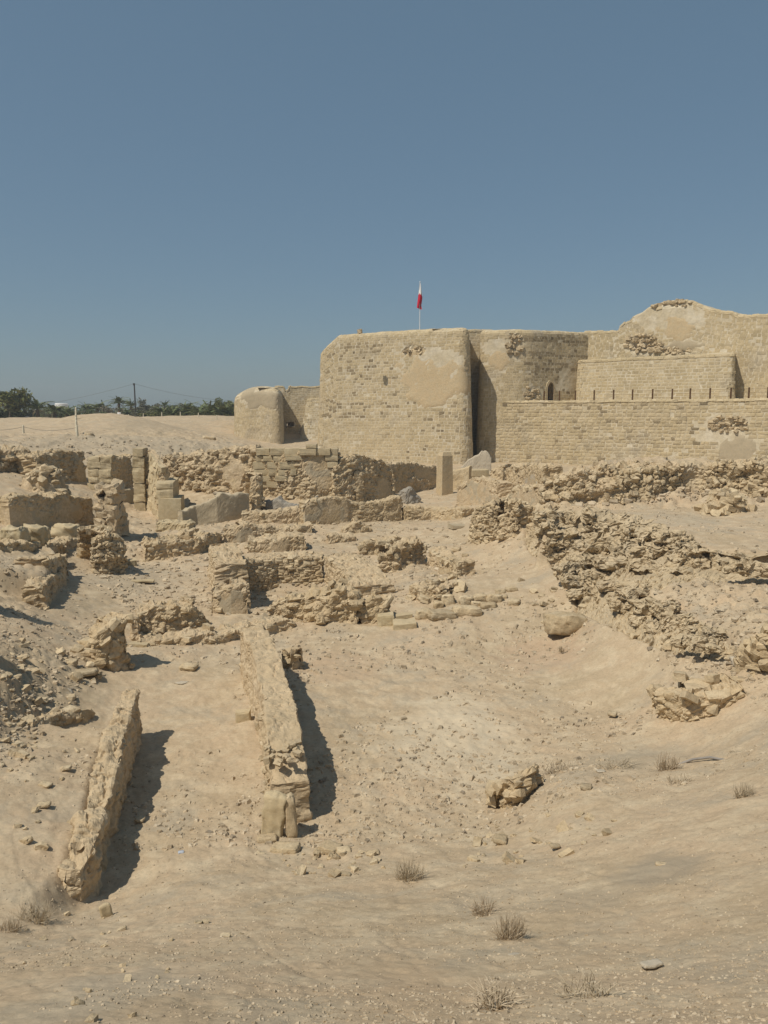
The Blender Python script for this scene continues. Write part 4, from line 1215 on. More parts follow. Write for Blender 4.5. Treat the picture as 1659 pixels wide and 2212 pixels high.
rw('stone_stump', 'little round stump of stones beside the long jagged wall', [(609, 1446, 1414), (632, 1452, 1406), (655, 1444, 1414)], t=0.5, m='core', stone=(0.24, 0.16), cover=0.9, seed=21)

# middle distance
rw('drain_wall', 'long low wall of small stones across the court, below the brown wall', [(660, 1140, 1088), (712, 1134, 1077), (752, 1130, 1079), (760, 1129, 1085), (815, 1127, 1082), (870, 1124, 1078)], t=1.0, m='brown_core', sm='brown_rubble', stone=(0.42, 0.24), cover=0.92, seed=22, patches=[(0.16, 0.62, 0.26, 0.4)], rough=0.04)
rw('drain_wall_end', 'lower eastern stretch of the stone court wall with a smooth foot', [(872, 1124, 1094), (930, 1123, 1098), (997, 1121, 1101)], t=1.0, m='brown_core', sm='brown_rubble', stone=(0.45, 0.25), cover=0.7, seed=23, patches=[(0.7, 0.25, 0.35, 0.25)])
rw('blue_plaster_stub', 'small blue grey plaster stump behind the court wall', [(877, 1088, 1064), (893, 1087, 1053), (909, 1086, 1072)], t=0.8, m='grey_plaster', seed=24, rough=0.1, top_var=0.1)
rw('brown_wall', 'brown rubble wall with putlog holes in front of the tall bastion', [(724, 1088, 1012), (757, 1087, 987), (790, 1085, 981), (820, 1082, 991), (852, 1076, 1001)], t=1.3, m='brown_core', sm='brown_rubble', stone=(0.4, 0.22), cover=0.75, seed=25, rough=0.12, bulge=0.1, patches=[(0.8, 0.3, 0.22, 0.3)], patch_mat='ochre_plaster')
rw('brown_wall_end', 'right hand stretch of brown wall ending at the tall pillar', [(853, 1068, 1003), (896, 1060, 999), (946, 1052, 1007)], t=1.2, m='brown_core', sm='brown_rubble', stone=(0.42, 0.24), cover=0.5, seed=26, rough=0.06, patches=[(0.7, 0.6, 0.3, 0.5)], patch_mat='ochre_plaster')
rw('buttress_pier', 'thin vertical pier in front of the brown wall', [(771, 1087, 1022), (787, 1087, 1022)], t=0.7, m='brown_core', sm='brown_rubble', stone=(0.4, 0.25), cover=0.8, seed=27)
rw('low_inner_wall', 'low dusty wall between the brown wall and the pillar', [(868, 1064, 1036), (900, 1060, 1032), (931, 1056, 1034)], t=1.0, m='core', stone=(0.4, 0.22), cover=0.6, seed=28, rough=0.08)
rw('ashlar_topped_wall', 'rubble wall crowned with two courses of big squared blocks', [(548, 1072, 976), (610, 1079, 975), (670, 1084, 974), (731, 1086, 972)], t=1.3, m='brown_core', sm='brown_rubble', stone=(0.42, 0.22), cover=0.7, seed=29, rough=0.1, bulge=0.1, patches=[(0.8, 0.72, 0.16, 0.45)], patch_mat='plaster')
_nf = hits([548, 610, 670, 731], [1072, 1079, 1084, 1086])
_rows = []
_r = random.Random(5)
def _row(x0, x1, f_, t_, w):
    x = x0
    while x < x1 - 4:
        e = min(x + w * _r.uniform(0.7, 1.35), x1)
        if x1 - e < w * 0.4: e = x1
        _rows.append((x, e, f_, t_)); x = e
_row(552, 730, 984, 969, 27); _row(552, 606, 997, 985, 22); _row(616, 652, 995, 984, 30); _row(702, 730, 996, 984, 30); _row(660, 684, 969, 960, 26)
_row(546, 642, 1013, 998, 31); _row(548, 640, 1027, 1013.5, 30); _row(560, 632, 1040, 1027.5, 26); _row(560, 600, 1053, 1040.5, 20); _row(706, 730, 1010, 997, 26)
w_ = bpy.data.objects['ashlar_topped_wall']
for i, (a, b, f_, t_) in enumerate(_rows):
    D_ = np.interp((a + b) / 2, [548, 610, 670, 731], _nf[:, 1]) - 0.02 + 0.03 * (i % 3)
    a_, b_ = at_d(a, f_, D_), at_d(b, t_, D_)
    V, Fb = hewn_block((b_[0] - a_[0]) * 0.995, 0.8, (b_[2] - a_[2]) * 0.98, i, 3); sh = (0, Fb)
    V = V + np.array([(a_[0] + b_[0]) / 2, D_ + 0.4, (a_[2] + b_[2]) / 2]) - np.array(w_.location)
    me = bpy.data.meshes.new('block'); me.from_pydata(V.tolist(), [], sh[1]); me.materials.append(M['ashlar']); me.update(); link('block', me, w_)
rw('back_rubble_wall', 'ragged rubble wall with dark ledges under the dusty plateau', [(352, 1056, 986), (400, 1062, 979), (450, 1066, 973), (500, 1068, 971), (549, 1070, 968)], t=1.8, m='core', stone=(0.38, 0.17), cover=0.8, seed=30, rough=0.22, bulge=0.16, cell=0.5, patches=[(0.78, 0.5, 0.12, 0.3)], patch_mat='ochre_plaster')
rw('dividing_pier', 'rubble pier between the smooth basin wall and the grey basin', [(541, 1114, 1036), (555, 1114, 1030), (568, 1112, 1034)], t=2.2, m='brown_core', sm='brown_rubble', stone=(0.4, 0.25), cover=0.6, seed=31, rough=0.08)
rw('basin_wall', 'smooth grey brown plastered basin wall with a sloping broken top', [(396, 1140, 1102), (425, 1134, 1089), (470, 1130, 1075), (541, 1118, 1067)], t=0.6, m='plaster', seed=32, rough=0.03, bulge=0.006, top_var=0.1)
rw('grey_basin', 'broken blue grey plaster basin lining in the middle of the ruins', [(570, 1106, 1077), (600, 1108, 1074), (640, 1110, 1086), (682, 1112, 1079)], t=0.7, m='grey_plaster', seed=33, rough=0.07, bulge=0.01, top_var=0.12)
rw('step_wall', 'low coursed step below the blue grey basin', [(523, 1133, 1113), (600, 1133, 1108), (652, 1131, 1106)], t=1.4, m='core', stone=(0.42, 0.2), cover=0.8, seed=34)
rw('plaster_bench', 'rubble bench with grey plaster remains left of centre', [(484, 1174, 1141), (520, 1174, 1137), (562, 1171, 1136)], t=1.5, m='core', stone=(0.4, 0.25), cover=0.5, seed=35, patches=[(0.5, 0.6, 0.28, 0.4)])
rw('bench_wall', 'low wall of rough stones right of the plaster bench', [(562, 1158, 1143), (620, 1156, 1139), (674, 1153, 1128)], t=1.3, m='core', stone=(0.42, 0.2), cover=0.7, seed=36, rough=0.08)
rw('stone_row_stub', 'short row of stones with a pale plaster gable left of the court', [(738, 1154, 1140), (765, 1154, 1125), (790, 1152, 1134), (804, 1150, 1142)], t=0.9, m='core', stone=(0.36, 0.24), cover=0.8, seed=37)
rw('tumbled_row', 'tumbled stone row slanting across the court', [(778, 1199, 1174), (820, 1198, 1170), (872, 1186, 1166)], t=0.9, m='core', stone=(0.34, 0.22), cover=0.85, seed=38, rough=0.08)
rw('undercut_ledge', 'thin ledge with a dark hollow beneath it left of the tumbled row', [(709, 1176, 1158), (740, 1174, 1158), (772, 1170, 1158)], t=0.8, m='core', seed=39, rough=0.09)
rw('corner_rubble', 'knot of boulders and rubble in the centre of the court', [(820, 1234, 1200), (850, 1236, 1192), (880, 1230, 1178), (920, 1222, 1178)], t=1.2, m='core', stone=(0.4, 0.28), cover=0.6, seed=40, rough=0.18, bulge=0.14)
rw('stone_crescent', 'curved ridge of loose stones on the right of the court', [(922, 1222, 1192), (955, 1240, 1204), (985, 1246, 1216)], t=0.9, m='core', stone=(0.36, 0.24), cover=0.9, seed=41, rough=0.1)
# right middle
rw('pale_plaster_stub', 'jagged pale plaster slab standing in front of the recess', [(996, 1018, 1003), (1014, 1018, 988), (1038, 1018, 973), (1050, 1018, 979), (1060, 1018, 993)], t=0.5, m='pale_plaster', seed=42, rough=0.04, bulge=0.008, top_var=0.12)
rw('plaster_room_wall', 'plastered room wall right of the tall pillar', [(986, 1092, 1046), (1010, 1090, 1032), (1040, 1088, 1030), (1071, 1086, 1046)], t=1.1, m='core', seed=43, stone=(0.5, 0.3), cover=0.3, patches=[(0.4, 0.5, 0.45, 0.42)], rough=0.05)
rw('ochre_low_wall', 'low ochre wall behind the tall pillar', [(974, 1056, 1012), (1012, 1056, 1008)], t=0.8, m='ochre_plaster', seed=44, rough=0.05, bulge=0.01)
rw('dark_rubble_pier', 'dark honeycombed rubble pier beside the pale plaster slab', [(1056, 1052, 1010), (1084, 1052, 1003)], t=1.2, m='brown_core', sm='brown_rubble', stone=(0.4, 0.25), cover=0.85, seed=45)
rw('niche_plaster_wall', 'broken wall with a pale plastered niche', [(1090, 1056, 1012), (1128, 1056, 1002), (1169, 1056, 1010)], t=1.2, m='brown_core', sm='brown_rubble', stone=(0.45, 0.25), cover=0.7, patches=[(0.62, 0.42, 0.28, 0.28)], patch_mat='pale_plaster', seed=46, rough=0.1)
rw('plaster_steps', 'plastered steps below the pale niche', [(1100, 1092, 1054), (1140, 1090, 1050), (1182, 1088, 1051)], t=1.6, m='core', patches=[(0.5, 0.5, 0.4, 0.4)], seed=47, stone=(0.5, 0.3), cover=0.3)
rw('cobble_stack', 'rounded stack of closely packed cobbles right of the court', [(1012, 1170, 1122), (1026, 1172, 1094), (1045, 1172, 1085), (1064, 1168, 1087), (1080, 1160, 1100)], t=1.6, m='brown_core', sm='rubble', stone=(0.3, 0.2), cover=1.0, seed=48, proud=0.08, rough=0.06, tilt=0.25)
rw('stepped_rubble', 'stepped rubble wall between the cobble stack and the rocky bank', [(1078, 1166, 1120), (1110, 1160, 1098), (1150, 1146, 1094), (1185, 1132, 1096)], t=1.5, m='core', stone=(0.36, 0.19), cover=0.85, seed=49, rough=0.18, bulge=0.15)
rw('upper_rubble_wall', 'rubble wall with a leaning slab under the long rampart', [(1168, 1094, 1040), (1230, 1090, 1032), (1290, 1092, 1014), (1330, 1090, 1016)], t=1.8, m='core', stone=(0.38, 0.22), cover=0.85, seed=50, rough=0.25, bulge=0.2, cell=0.5)
rw('boulder_rubble_wall', 'bank of big loose rubble under the long rampart', [(1326, 1090, 1026), (1370, 1086, 1016), (1420, 1078, 1013), (1470, 1066, 1010)], t=2.4, m='core', stone=(0.36, 0.24), cover=0.95, tilt=0.35, proud=0.1, seed=51, rough=0.2, bulge=0.18, cell=0.45)
rw('smooth_rubble_corner', 'smooth earthy corner between two rubble banks', [(1468, 1066, 998), (1500, 1066, 1000), (1532, 1068, 1006)], t=2.0, m='outcrop', seed=52, rough=0.15)
rw('far_right_rubble_wall', 'rubble bank at the far right below the rampart', [(1524, 1070, 1010), (1580, 1070, 1006), (1640, 1074, 1004), (1725, 1076, 1002)], t=2.4, m='core', stone=(0.36, 0.24), cover=0.95, tilt=0.35, proud=0.1, seed=53, rough=0.2, bulge=0.18, cell=0.45)
heap('rubble_heap', 'tongue of rubble spilling onto the flat plateau at the right', 1585, 1108, 100, 40, n=140, size=0.4, seed=54, lump=0.4)
# left middle
ashlar('gate_pier', 'tall pier of squared blocks two wide at the left of the passage', (190, 242, 1066, 986), 1.7, 6, 2, wear=0.06, seed=60)
ashlar('stacked_pier', 'eroded stack of blocks in front of the two wide pier', (207, 250, 1164, 1048), 2.2, 5, 2, wear=0.15, mat='core', seed=61, skew=-0.06)
ashlar('slim_pillar', 'slim pillar of single blocks at the right of the passage', (290, 314, 1102, 968), 0.9, 7, 1, wear=0.05, seed=62)
rw('passage_wall', 'wall of squared blocks stepping down towards the big block', [(316, 1101, 972), (323, 1106, 986), (331, 1112, 1000), (342, 1120, 1010)], t=0.9, m='core', sm='ashlar', stone=(0.8, 0.42), kind='slab', cover=0.95, tilt=0.03, seed=63, rough=0.04, top_var=0.04, proud=0.05, sdepth=0.25)
ashlar('big_block_pier', 'massive square block with a narrower block on top, right of the passage', (342, 392, 1128, 1077), 2.6, 1, 1, seed=64, skew=-0.16)
_b = hit(367, 1128)
for (l, r, f_, t_, dy) in [(338, 374, 1079, 1058, 0.25), (337, 374, 1058, 1042, 0.3)]:
    e_ = bpy.data.objects['big_block_pier']; D_ = _b[1] + dy
    a_, b_ = at_d(l, f_, D_), at_d(r, t_, D_)
    V, Fb = hewn_block(b_[0] - a_[0], 3.4, b_[2] - a_[2], l, 5); sh = (0, Fb); V[:, 0] -= 0.16 * (V[:, 1] + 1.7)
    V = V + np.array([(a_[0] + b_[0]) / 2, D_ + 1.7, (a_[2] + b_[2]) / 2]) - _b
    me = bpy.data.meshes.new('block'); me.from_pydata(V.tolist(), [], sh[1]); me.materials.append(M['ashlar']); me.update(); link('block', me, e_)
rw('pier_footing', 'low stone footing under the massive square block', [(336, 1148, 1130), (370, 1148, 1128), (408, 1146, 1132)], t=1.2, m='ashlar', seed=65, rough=0.04, top_var=0.05)
rw('passage_end_wall', 'brown rubble wall closing the far end of the passage', [(243, 1078, 986), (292, 1076, 984)], t=1.2, m='brown_core', sm='brown_rubble', stone=(0.45, 0.22), cover=0.85, seed=66, rough=0.08)
rw('passage_step', 'grey step at the far end of the passage', [(256, 1086, 1058), (294, 1086, 1056)], t=1.5, m='plaster', seed=67, rough=0.03, bulge=0.01, top_var=0.03)
rw('rubble_mound_base', 'honeycombed rubble mass under the eroded stack of blocks', [(202, 1240, 1168), (235, 1244, 1158), (274, 1242, 1170)], t=2.6, m='brown_core', sm='brown_rubble', stone=(0.26, 0.18), cover=0.95, seed=68, rough=0.15, bulge=0.12, tilt=0.3, proud=0.07)
rw('left_plaster_wall', 'long wall with stained grey plaster left of the eroded stack', [(24, 1140, 1080), (80, 1140, 1071), (130, 1138, 1069), (206, 1136, 1075)], t=1.4, m='brown_core', sm='brown_rubble', stone=(0.4, 0.22), cover=0.6, patches=[(0.25, 0.35, 0.35, 0.5), (0.65, 0.5, 0.2, 0.35)], patch_mat='plaster', seed=69, rough=0.1)
heap('earth_heap', 'rounded heap of earth and rubble above the stained plaster wall', 88, 1066, 98, 54, n=70, size=0.35, seed=70, lump=0.45)
rw('far_left_rubble', 'dark lumpy rubble bank at the far left edge under the plateau', [(-40, 1022, 978), (20, 1022, 974), (78, 1020, 973)], t=2.2, m='core', stone=(0.5, 0.3), cover=0.7, seed=71, rough=0.3, bulge=0.2, cell=0.6)
rw('plateau_rubble_wall', 'rubble wall with an orange plaster end left of the two wide pier', [(84, 1036, 986), (140, 1038, 976), (187, 1040, 972)], t=1.6, m='brown_core', sm='brown_rubble', stone=(0.4, 0.22), cover=0.85, seed=72, rough=0.14, bulge=0.12, patches=[(0.88, 0.35, 0.14, 0.35)], patch_mat='ochre_plaster')
big = []
for i, (x0, x1, f_, t_, lb) in enumerate([(4, 46, 1178, 1136, 'big rounded ashlar block at the left end of the block row'), (46, 88, 1175, 1133, 'big split block in the block row, second from the left edge'), (88, 104, 1171, 1136, 'narrow block squeezed in the block row'), (113, 160, 1168, 1130, 'big domed block at the right end of the block row')]):
    rock('fallen_block', lb, (x0 + x1) / 2, f_, (x1 - x0) * 1.04, (f_ - t_) * 1.05, 'rock', 'ashlar', 'stone block', 0.9, 0.0, 0.05, 'row of big blocks at the left edge', 0.06, seed=i, sub=4)
rw('block_row_footing', 'dark stone footing under the row of big blocks', [(-40, 1190, 1174), (60, 1190, 1172), (170, 1184, 1166)], t=1.6, m='brown_core', sm='brown_rubble', stone=(0.4, 0.16), cover=0.6, seed=73, rough=0.12)

# tall pillar with a tapering shaft
def pillar():
    p = hit(961, 1071); D = p[1]
    top = z_at(977, D); k = D / FPX
    mb = MB(); n = 14; ring = []
    V = []
    for i in range(n):
        f = i / (n - 1); z = p[2] - 0.2 + (top - p[2] + 0.2) * f
        w = (33 - 4 * f) * k * 0.5
        if f > 0.93: w *= 0.9 - 0.15 * (f > 0.99)
        for (sx, sy) in ((-1, -1), (-0.3, -1.02), (0.4, -1.0), (1, -1), (1.02, 0), (1, 1), (-1, 1), (-1.02, 0)):
            a = 0.5; x, y = sx * w, sy * w * 0.85
            V.append((p[0] + x * math.cos(a) * 0.88 - y * math.sin(a) * 0.88, p[1] + 0.4 + x * math.sin(a) + y * math.cos(a), z))
    F = [(i * 8 + j, i * 8 + (j + 1) % 8, (i + 1) * 8 + (j + 1) % 8, (i + 1) * 8 + j) for i in range(n - 1) for j in range(8)]
    F.append(tuple(range((n - 1) * 8, n * 8)))
    mb.add(V, F)
    o = mb.build('plastered_pillar', M['ochre_plaster'], None, tuple(p))
    tag(o, 'lone upright ochre pillar in front of the bastion corner', 'pillar')
pillar()

rw('edge_rubble', 'stone rubble wall at the right edge of the slope', [(1592, 1446, 1398), (1625, 1456, 1377), (1720, 1470, 1352)], t=1.0, m='core', stone=(0.26, 0.19), cover=0.95, tilt=0.35, proud=0.08, seed=75, rough=0.12, bulge=0.1)

# wall of boulders in the middle and single blocks
bw = bpy.data.objects.new('boulder_wall', None); COL.objects.link(bw); bw.location = hit(990, 1335)
tag(bw, 'curved wall of large rounded boulders right of the pale blocks', 'boulder wall')
for (x0, x1, t_, f_) in [(926, 983, 1311, 1340), (982, 1040, 1302, 1332), (956, 983, 1280, 1308), (992, 1020, 1283, 1307), (1023, 1052, 1279, 1302), (1054, 1082, 1280, 1303), (1040, 1072, 1298, 1314), (1020, 1042, 1296, 1310), (1082, 1096, 1284, 1296), (900, 928, 1312, 1338), (938, 958, 1296, 1314), (1072, 1090, 1270, 1284)]:
    rock('boulder', None, (x0 + x1) / 2, f_, x1 - x0, f_ - t_, 'rock', 'rubble', d=0.75, parent=bw, tilt=0.08, yaw=0.15, sub=4)
rock('pale_block', 'pale limestone block lying at the front of the court', 874, 1361, 52, 27, 'block', 'ashlar', 'stone block', 0.8, 0.06, 0.05)
rock('pale_block', 'upright pale limestone block behind the lying pale block', 834, 1352, 36, 32, 'block', 'ashlar', 'stone block', 0.9, 0.06, 0.05)
rock('sill_stone', 'short sill stone between the pale blocks and the boulders', 873, 1336, 38, 13, 'block', 'ashlar', 'stone block', 0.5, 0.05, 0.05)
rock('lone_boulder', 'lone flat topped boulder half buried in the slope', 1226, 1366, 84, 58, 'rock', 'rubble', 'boulder', 0.8, 0.1, 0.15, sub=5)
rock('flat_slab', 'flat pale slab lying on the ground near the rubble mass', 302, 1259, 54, 8, 'block', 'ashlar', 'stone slab', 0.8, 0.1, 0.1)
rock('fallen_block', 'small squared block lying on the rubble mass', 213, 1235, 30, 14, 'block', 'ashlar', 'stone block', 0.7, 0.2, 0.05)
rock('fallen_block', 'small block leaning at the right foot of the rubble mass', 284, 1223, 18, 17, 'worn', 'ashlar', 'stone block', 0.9, 0.3, 0.05)
rock('flat_block', 'flat squared block beside the foot of the small jamb', 298, 1398, 42, 15, 'block', 'ashlar', 'stone block', 0.7, 0.05, 0.1)
rock('wall_block', 'worn squared block leaning against the left of the long jagged wall', 524, 1562, 34, 34, 'worn', 'ashlar', 'stone block', 0.6, 0.1, 0.1)
rock('leaning_slab', 'tall smooth slab propped at the near end of the long jagged wall', 592, 1806, 48, 100, 'rock', 'ashlar', 'stone slab', 0.5, -0.15, 0.06, sub=5)
rock('leaning_slab', 'thin split slab beside the tall smooth slab', 627, 1808, 22, 100, 'rock', 'brown_rubble', 'stone slab', 1.4, 0.1, 0.06, sub=4)
rock('court_slab', 'grey slab lying at the right edge of the court', 992, 1143, 40, 14, 'worn', 'plaster', 'stone slab', 0.8, 0.3, 0.1)
rock('white_step', 'pale dressed step at the top of the basin wall', 480, 1069, 40, 8, 'block', 'pale_plaster', 'step', 0.7, 0.0, 0.1)
rock('pale_boulder', 'pale rounded boulder at the foot of the right edge rubble', 1606, 1440, 38, 26, 'rock', 'pale_plaster', 'boulder', 0.8, 0.0, 0.15, sub=4)
rock('dark_slab', 'flat overhanging slab below the pale rounded boulder', 1603, 1474, 40, 14, 'worn', 'rubble', 'stone slab', 0.9, 0.0, 0.0)
rock('niche_block', 'squared block above the plastered room wall', 1034, 1030, 40, 20, 'worn', 'ashlar', 'stone block', 0.8, 0.1, 0.1)

# walls standing just outside the left edge of the view; their shadows fall into it
_q = hit(88, 1352); _x, _y = _q[0] - 1.24, _q[1] - 0.93
rw('outer_wall', 'tall ruined wall standing just outside the left edge', [(_x - 4, _y - 0.5, _q[2] - 0.3, _q[2] + 2.4), (_x - 1, _y - 0.2, _q[2] - 0.3, _q[2] + 2.4), (_x, _y, _q[2] - 0.3, _q[2] + 2.2)], t=1.1, world=True, seed=81, rough=0.12)
_q = hit(38, 1478); _x, _y = _q[0] - 1.18, _q[1] - 0.9
rw('outer_wall', 'broken wall end just outside the left edge nearer the camera', [(_x - 3, _y - 0.3, _q[2] - 0.3, _q[2] + 2.5), (_x - 0.8, _y, _q[2] - 0.3, _q[2] + 2.3), (_x, _y + 0.1, _q[2] - 0.3, _q[2] + 2.0)], t=0.9, world=True, seed=82, rough=0.12)

# ------------------------------------------------------------------ fittings: flag, railing, bollards, poles
def flag():
    D = 78.0
    b = at_d(906.5, 735, D); t = at_d(906.5, 609, D)
    root = bpy.data.objects.new('flagpole', None); COL.objects.link(root); root.location = (b[0], D, b[2])
    tag(root, 'thin white flagpole with a limp red and white flag above the tall bastion', 'flag')
    H = t[2] - b[2]
    mb = MB(); mb.tube([(0, 0, -1.5), (0, 0, H)], [0.035, 0.022], 8); mb.tube([(0, 0, H), (0, 0, H + 0.08)], [0.05, 0.02], 8)
    me = bpy.data.meshes.new('pole'); me.from_pydata(np.concatenate(mb.v).tolist(), [], mb.f); me.materials.append(M['white']); me.update(); link('pole', me, root)
    # the cloth hangs from the pole in folds: white hoist on top, red fly below, zigzag between
    ztop, zbot = H - 0.12, H - 2.42
    nz, nx = 41, 9
    def P(i, j, side):
        f = i / (nz - 1); g = j / (nx - 1)
        wdt = 0.10 + 0.42 * min(f * 1.8, 1) - 0.08 * f
        x = -0.30 * f * 0.9 + g * wdt + 0.02
        x = min(x, 0.06 + 0.28 * max(f - 0.55, 0)) if g > 0.98 else x - 0.04
        z = ztop + (zbot - ztop) * f - 0.16 * g * f
        y = 0.10 * math.sin(g * 7 + f * 3) * (0.4 + f) + side * 0.004
        return (x, y, z)
    for nm, mat, red in (('white_band', M['white_cloth'], False), ('red_field', M['red'], True)):
        V = []; F = []
        for i in range(nz):
            for j in range(nx): V.append(P(i, j, 0))
        for i in range(nz - 1):
            for j in range(nx - 1):
                edge = 0.37 + 0.11 * (abs(((j + 0.5) / (nx - 1) * 2.5) % 1 - 0.5) * 2)
                if ((i + 0.5) / (nz - 1) > edge) == red: F.append((i * nx + j, i * nx + j + 1, (i + 1) * nx + j + 1, (i + 1) * nx + j))
        us, inv = np.unique(np.array(F), return_inverse=True)
        link(nm, mesh(nm, np.array(V)[us], inv.reshape(-1, 4), mat, True), root)
flag()
rock('cairn_stone', 'small brown lump of stone on the parapet left of the flag', 777, 735, 10, 8, 'rock', 'brown_rubble')
_c = bpy.data.objects['cairn_stone']; _q = at_d(777, 719, 77.0); _c.location = _q
_s = _q[1] / max(hit(777, 735)[1], 1); _c.scale = (_s, _s, _s); _c['label'] = 'small brown lump of stone on the bastion parapet left of the flag'

def railing():
    xs = [1173.5, 1207, 1241.5, 1282, 1324, 1365, 1408.5, 1451, 1490, 1533, 1578, 1617, 1658.5, 1702, 1746]
    root = bpy.data.objects.new('railing', None); COL.objects.link(root)
    Q = [terr(1060, 78.5), terr(1150, 76.9), terr(1400, 71.0), terr(1659, 65.6), terr(1790, 63.0)]
    pts = []
    for px in xs:
        d = ray(px, 866); d = d / d[1]
        for a, b in zip(Q[:-1], Q[1:]):
            den = (b[0] - a[0]) - d[0] * (b[1] - a[1])
            t = (d[0] * a[1] - a[0]) / den
            if 0 <= t <= 1:
                y = a[1] + t * (b[1] - a[1]); pts.append((d[0] * y + 0.12, y + 0.28, zt)); break
    root.location = pts[0]
    tag(root, 'row of brown metal posts with thin wires along the rampart edge', 'railing')
    for p in pts:
        mb = MB(); mb.box((p[0] - 0.06, p[1] - 0.045, zt - 0.05), (p[0] + 0.06, p[1] + 0.045, zt + 0.98))
        mb.v = [v - np.array(pts[0]) for v in mb.v]
        me = bpy.data.meshes.new('post'); me.from_pydata(np.concatenate(mb.v).tolist(), [], mb.f); me.materials.append(M['rust']); me.update(); link('post', me, root)
    for h in (0.25, 0.55, 0.85):
        mb = MB(); mb.tube([np.array(p) + (0, 0, h) - np.array(pts[0]) for p in pts], 0.008, 4)
        me = bpy.data.meshes.new('wire'); me.from_pydata(np.concatenate(mb.v).tolist(), [], mb.f); me.materials.append(M['rust']); me.update(); link('wire', me, root)
railing()

bol_me = None
def bollard(px, py, h_px, label, group, D=None):
    global bol_me
    p = hit(px, py) if D is None else at_d(px, py, D)
    if bol_me is None:
        mb = MB(); mb.tube([(0, 0, -0.15), (0, 0, 0.0), (0, 0, 0.8), (0, 0, 0.93), (0, 0, 0.99)], [0.13, 0.125, 0.095, 0.085, 0.03], 12)
        bol_me = bpy.data.meshes.new('bollard'); bol_me.from_pydata(np.concatenate(mb.v).tolist(), [], mb.f); bol_me.materials.append(M['bollard']); bol_me.update()
    o = link('bollard', bol_me, None, p)
    s = h_px * p[1] / FPX
    o.scale = (max(s, 0.7), max(s, 0.7), s)
    return tag(o, label, 'bollard', group), p, s
def chain(name, label, a, b, sag=0.14, r=0.018, parent=None):
    pts = [np.array(a) + (np.array(b) - np.array(a)) * t - np.array([0, 0, sag * 4 * t * (1 - t)]) for t in np.linspace(0, 1, 14)]
    mb = MB(); mb.tube(pts, r, 5)
    o = mb.build(name, M['rope'], parent, tuple(a))
    return tag(o, label, 'rope')
G1 = 'cream bollards along the plateau'
b0, p0, s0 = bollard(51, 938, 20, 'short cream bollard standing alone at the far left of the plateau', G1)
row = []
for i, (px, py, hp) in enumerate([(167, 942, 23), (165.5, 930, 22), (165, 922, 21), (164.6, 914, 20), (164.4, 906, 19), (164.2, 898, 18)]):
    D = 67 + i * 7.0
    p = np.array([x_at(px, D, py), D, 0]); p[2] = terrain0(p[:1], p[1:2])[0]
    o, pp, s = bollard(px, py, hp, ['front bollard of the row climbing the mound'][0] if i == 0 else 'bollard in the row climbing the mound behind the front one', G1, D)
    row.append((pp, s))
chain('chain', 'sagging rope between the two nearest cream bollards', p0 + (0, 0, 0.8 * s0), row[0][0] + (0, 0, 0.8 * row[0][1]), 0.3)
chain('chain', 'sagging rope running off the left edge from the lone bollard', p0 + (0, 0, 0.8 * s0), p0 + (-5.0, 0.3, 0.75 * s0), 0.3)
for i, px in enumerate([278, 310, 350, 390, 429, 468]):
    D = 150 - i * 5.0
    q = np.array([x_at(px, D, 905), D]); z = terrain0(q[:1], q[1:])[0]
    bm = link('bollard', bol_me, None, (q[0], q[1], z)); k = [0.75, 0.85, 1, 1, 1, 1][i] * 0.72
    bm.scale = (0.8, 0.8, k)
    tag(bm, 'small cream bollard on the pale path in front of the palm grove', 'bollard', 'bollards along the path')

# notice post on the flat ground at the left
def sign():
    D = 118; b = at_d(58.5, 908, D)
    r_ = bpy.data.objects.new('notice_stand', None); COL.objects.link(r_); z = terrain0(np.array([b[0]]), np.array([D]))[0]; r_.location = (b[0], D, z)
    tag(r_, 'small dark notice stand on the flat ground at the far left', 'sign')
    h = z_at(903, D) - z
    mb = MB(); mb.tube([(0, 0, -0.2), (0, 0, h)], 0.07, 6)
    me = bpy.data.meshes.new('leg'); me.from_pydata(np.concatenate(mb.v).tolist(), [], mb.f); me.materials.append(M['dark_metal']); me.update(); link('leg', me, r_)
    mb = MB(); mb.add([(-0.32, -0.22, h - 0.02), (0.32, -0.22, h - 0.02), (0.32, 0.22, h + 0.2), (-0.32, 0.22, h + 0.2), (-0.32, -0.22, h + 0.03), (0.32, -0.22, h + 0.03), (0.32, 0.22, h + 0.25), (-0.32, 0.22, h + 0.25)], [(0, 3, 2, 1), (4, 5, 6, 7), (0, 1, 5, 4), (1, 2, 6, 5), (2, 3, 7, 6), (3, 0, 4, 7)])
    me = bpy.data.meshes.new('board'); me.from_pydata(np.concatenate(mb.v).tolist(), [], mb.f); me.materials.append(M['dark_metal']); me.update(); link('board', me, r_)
sign()

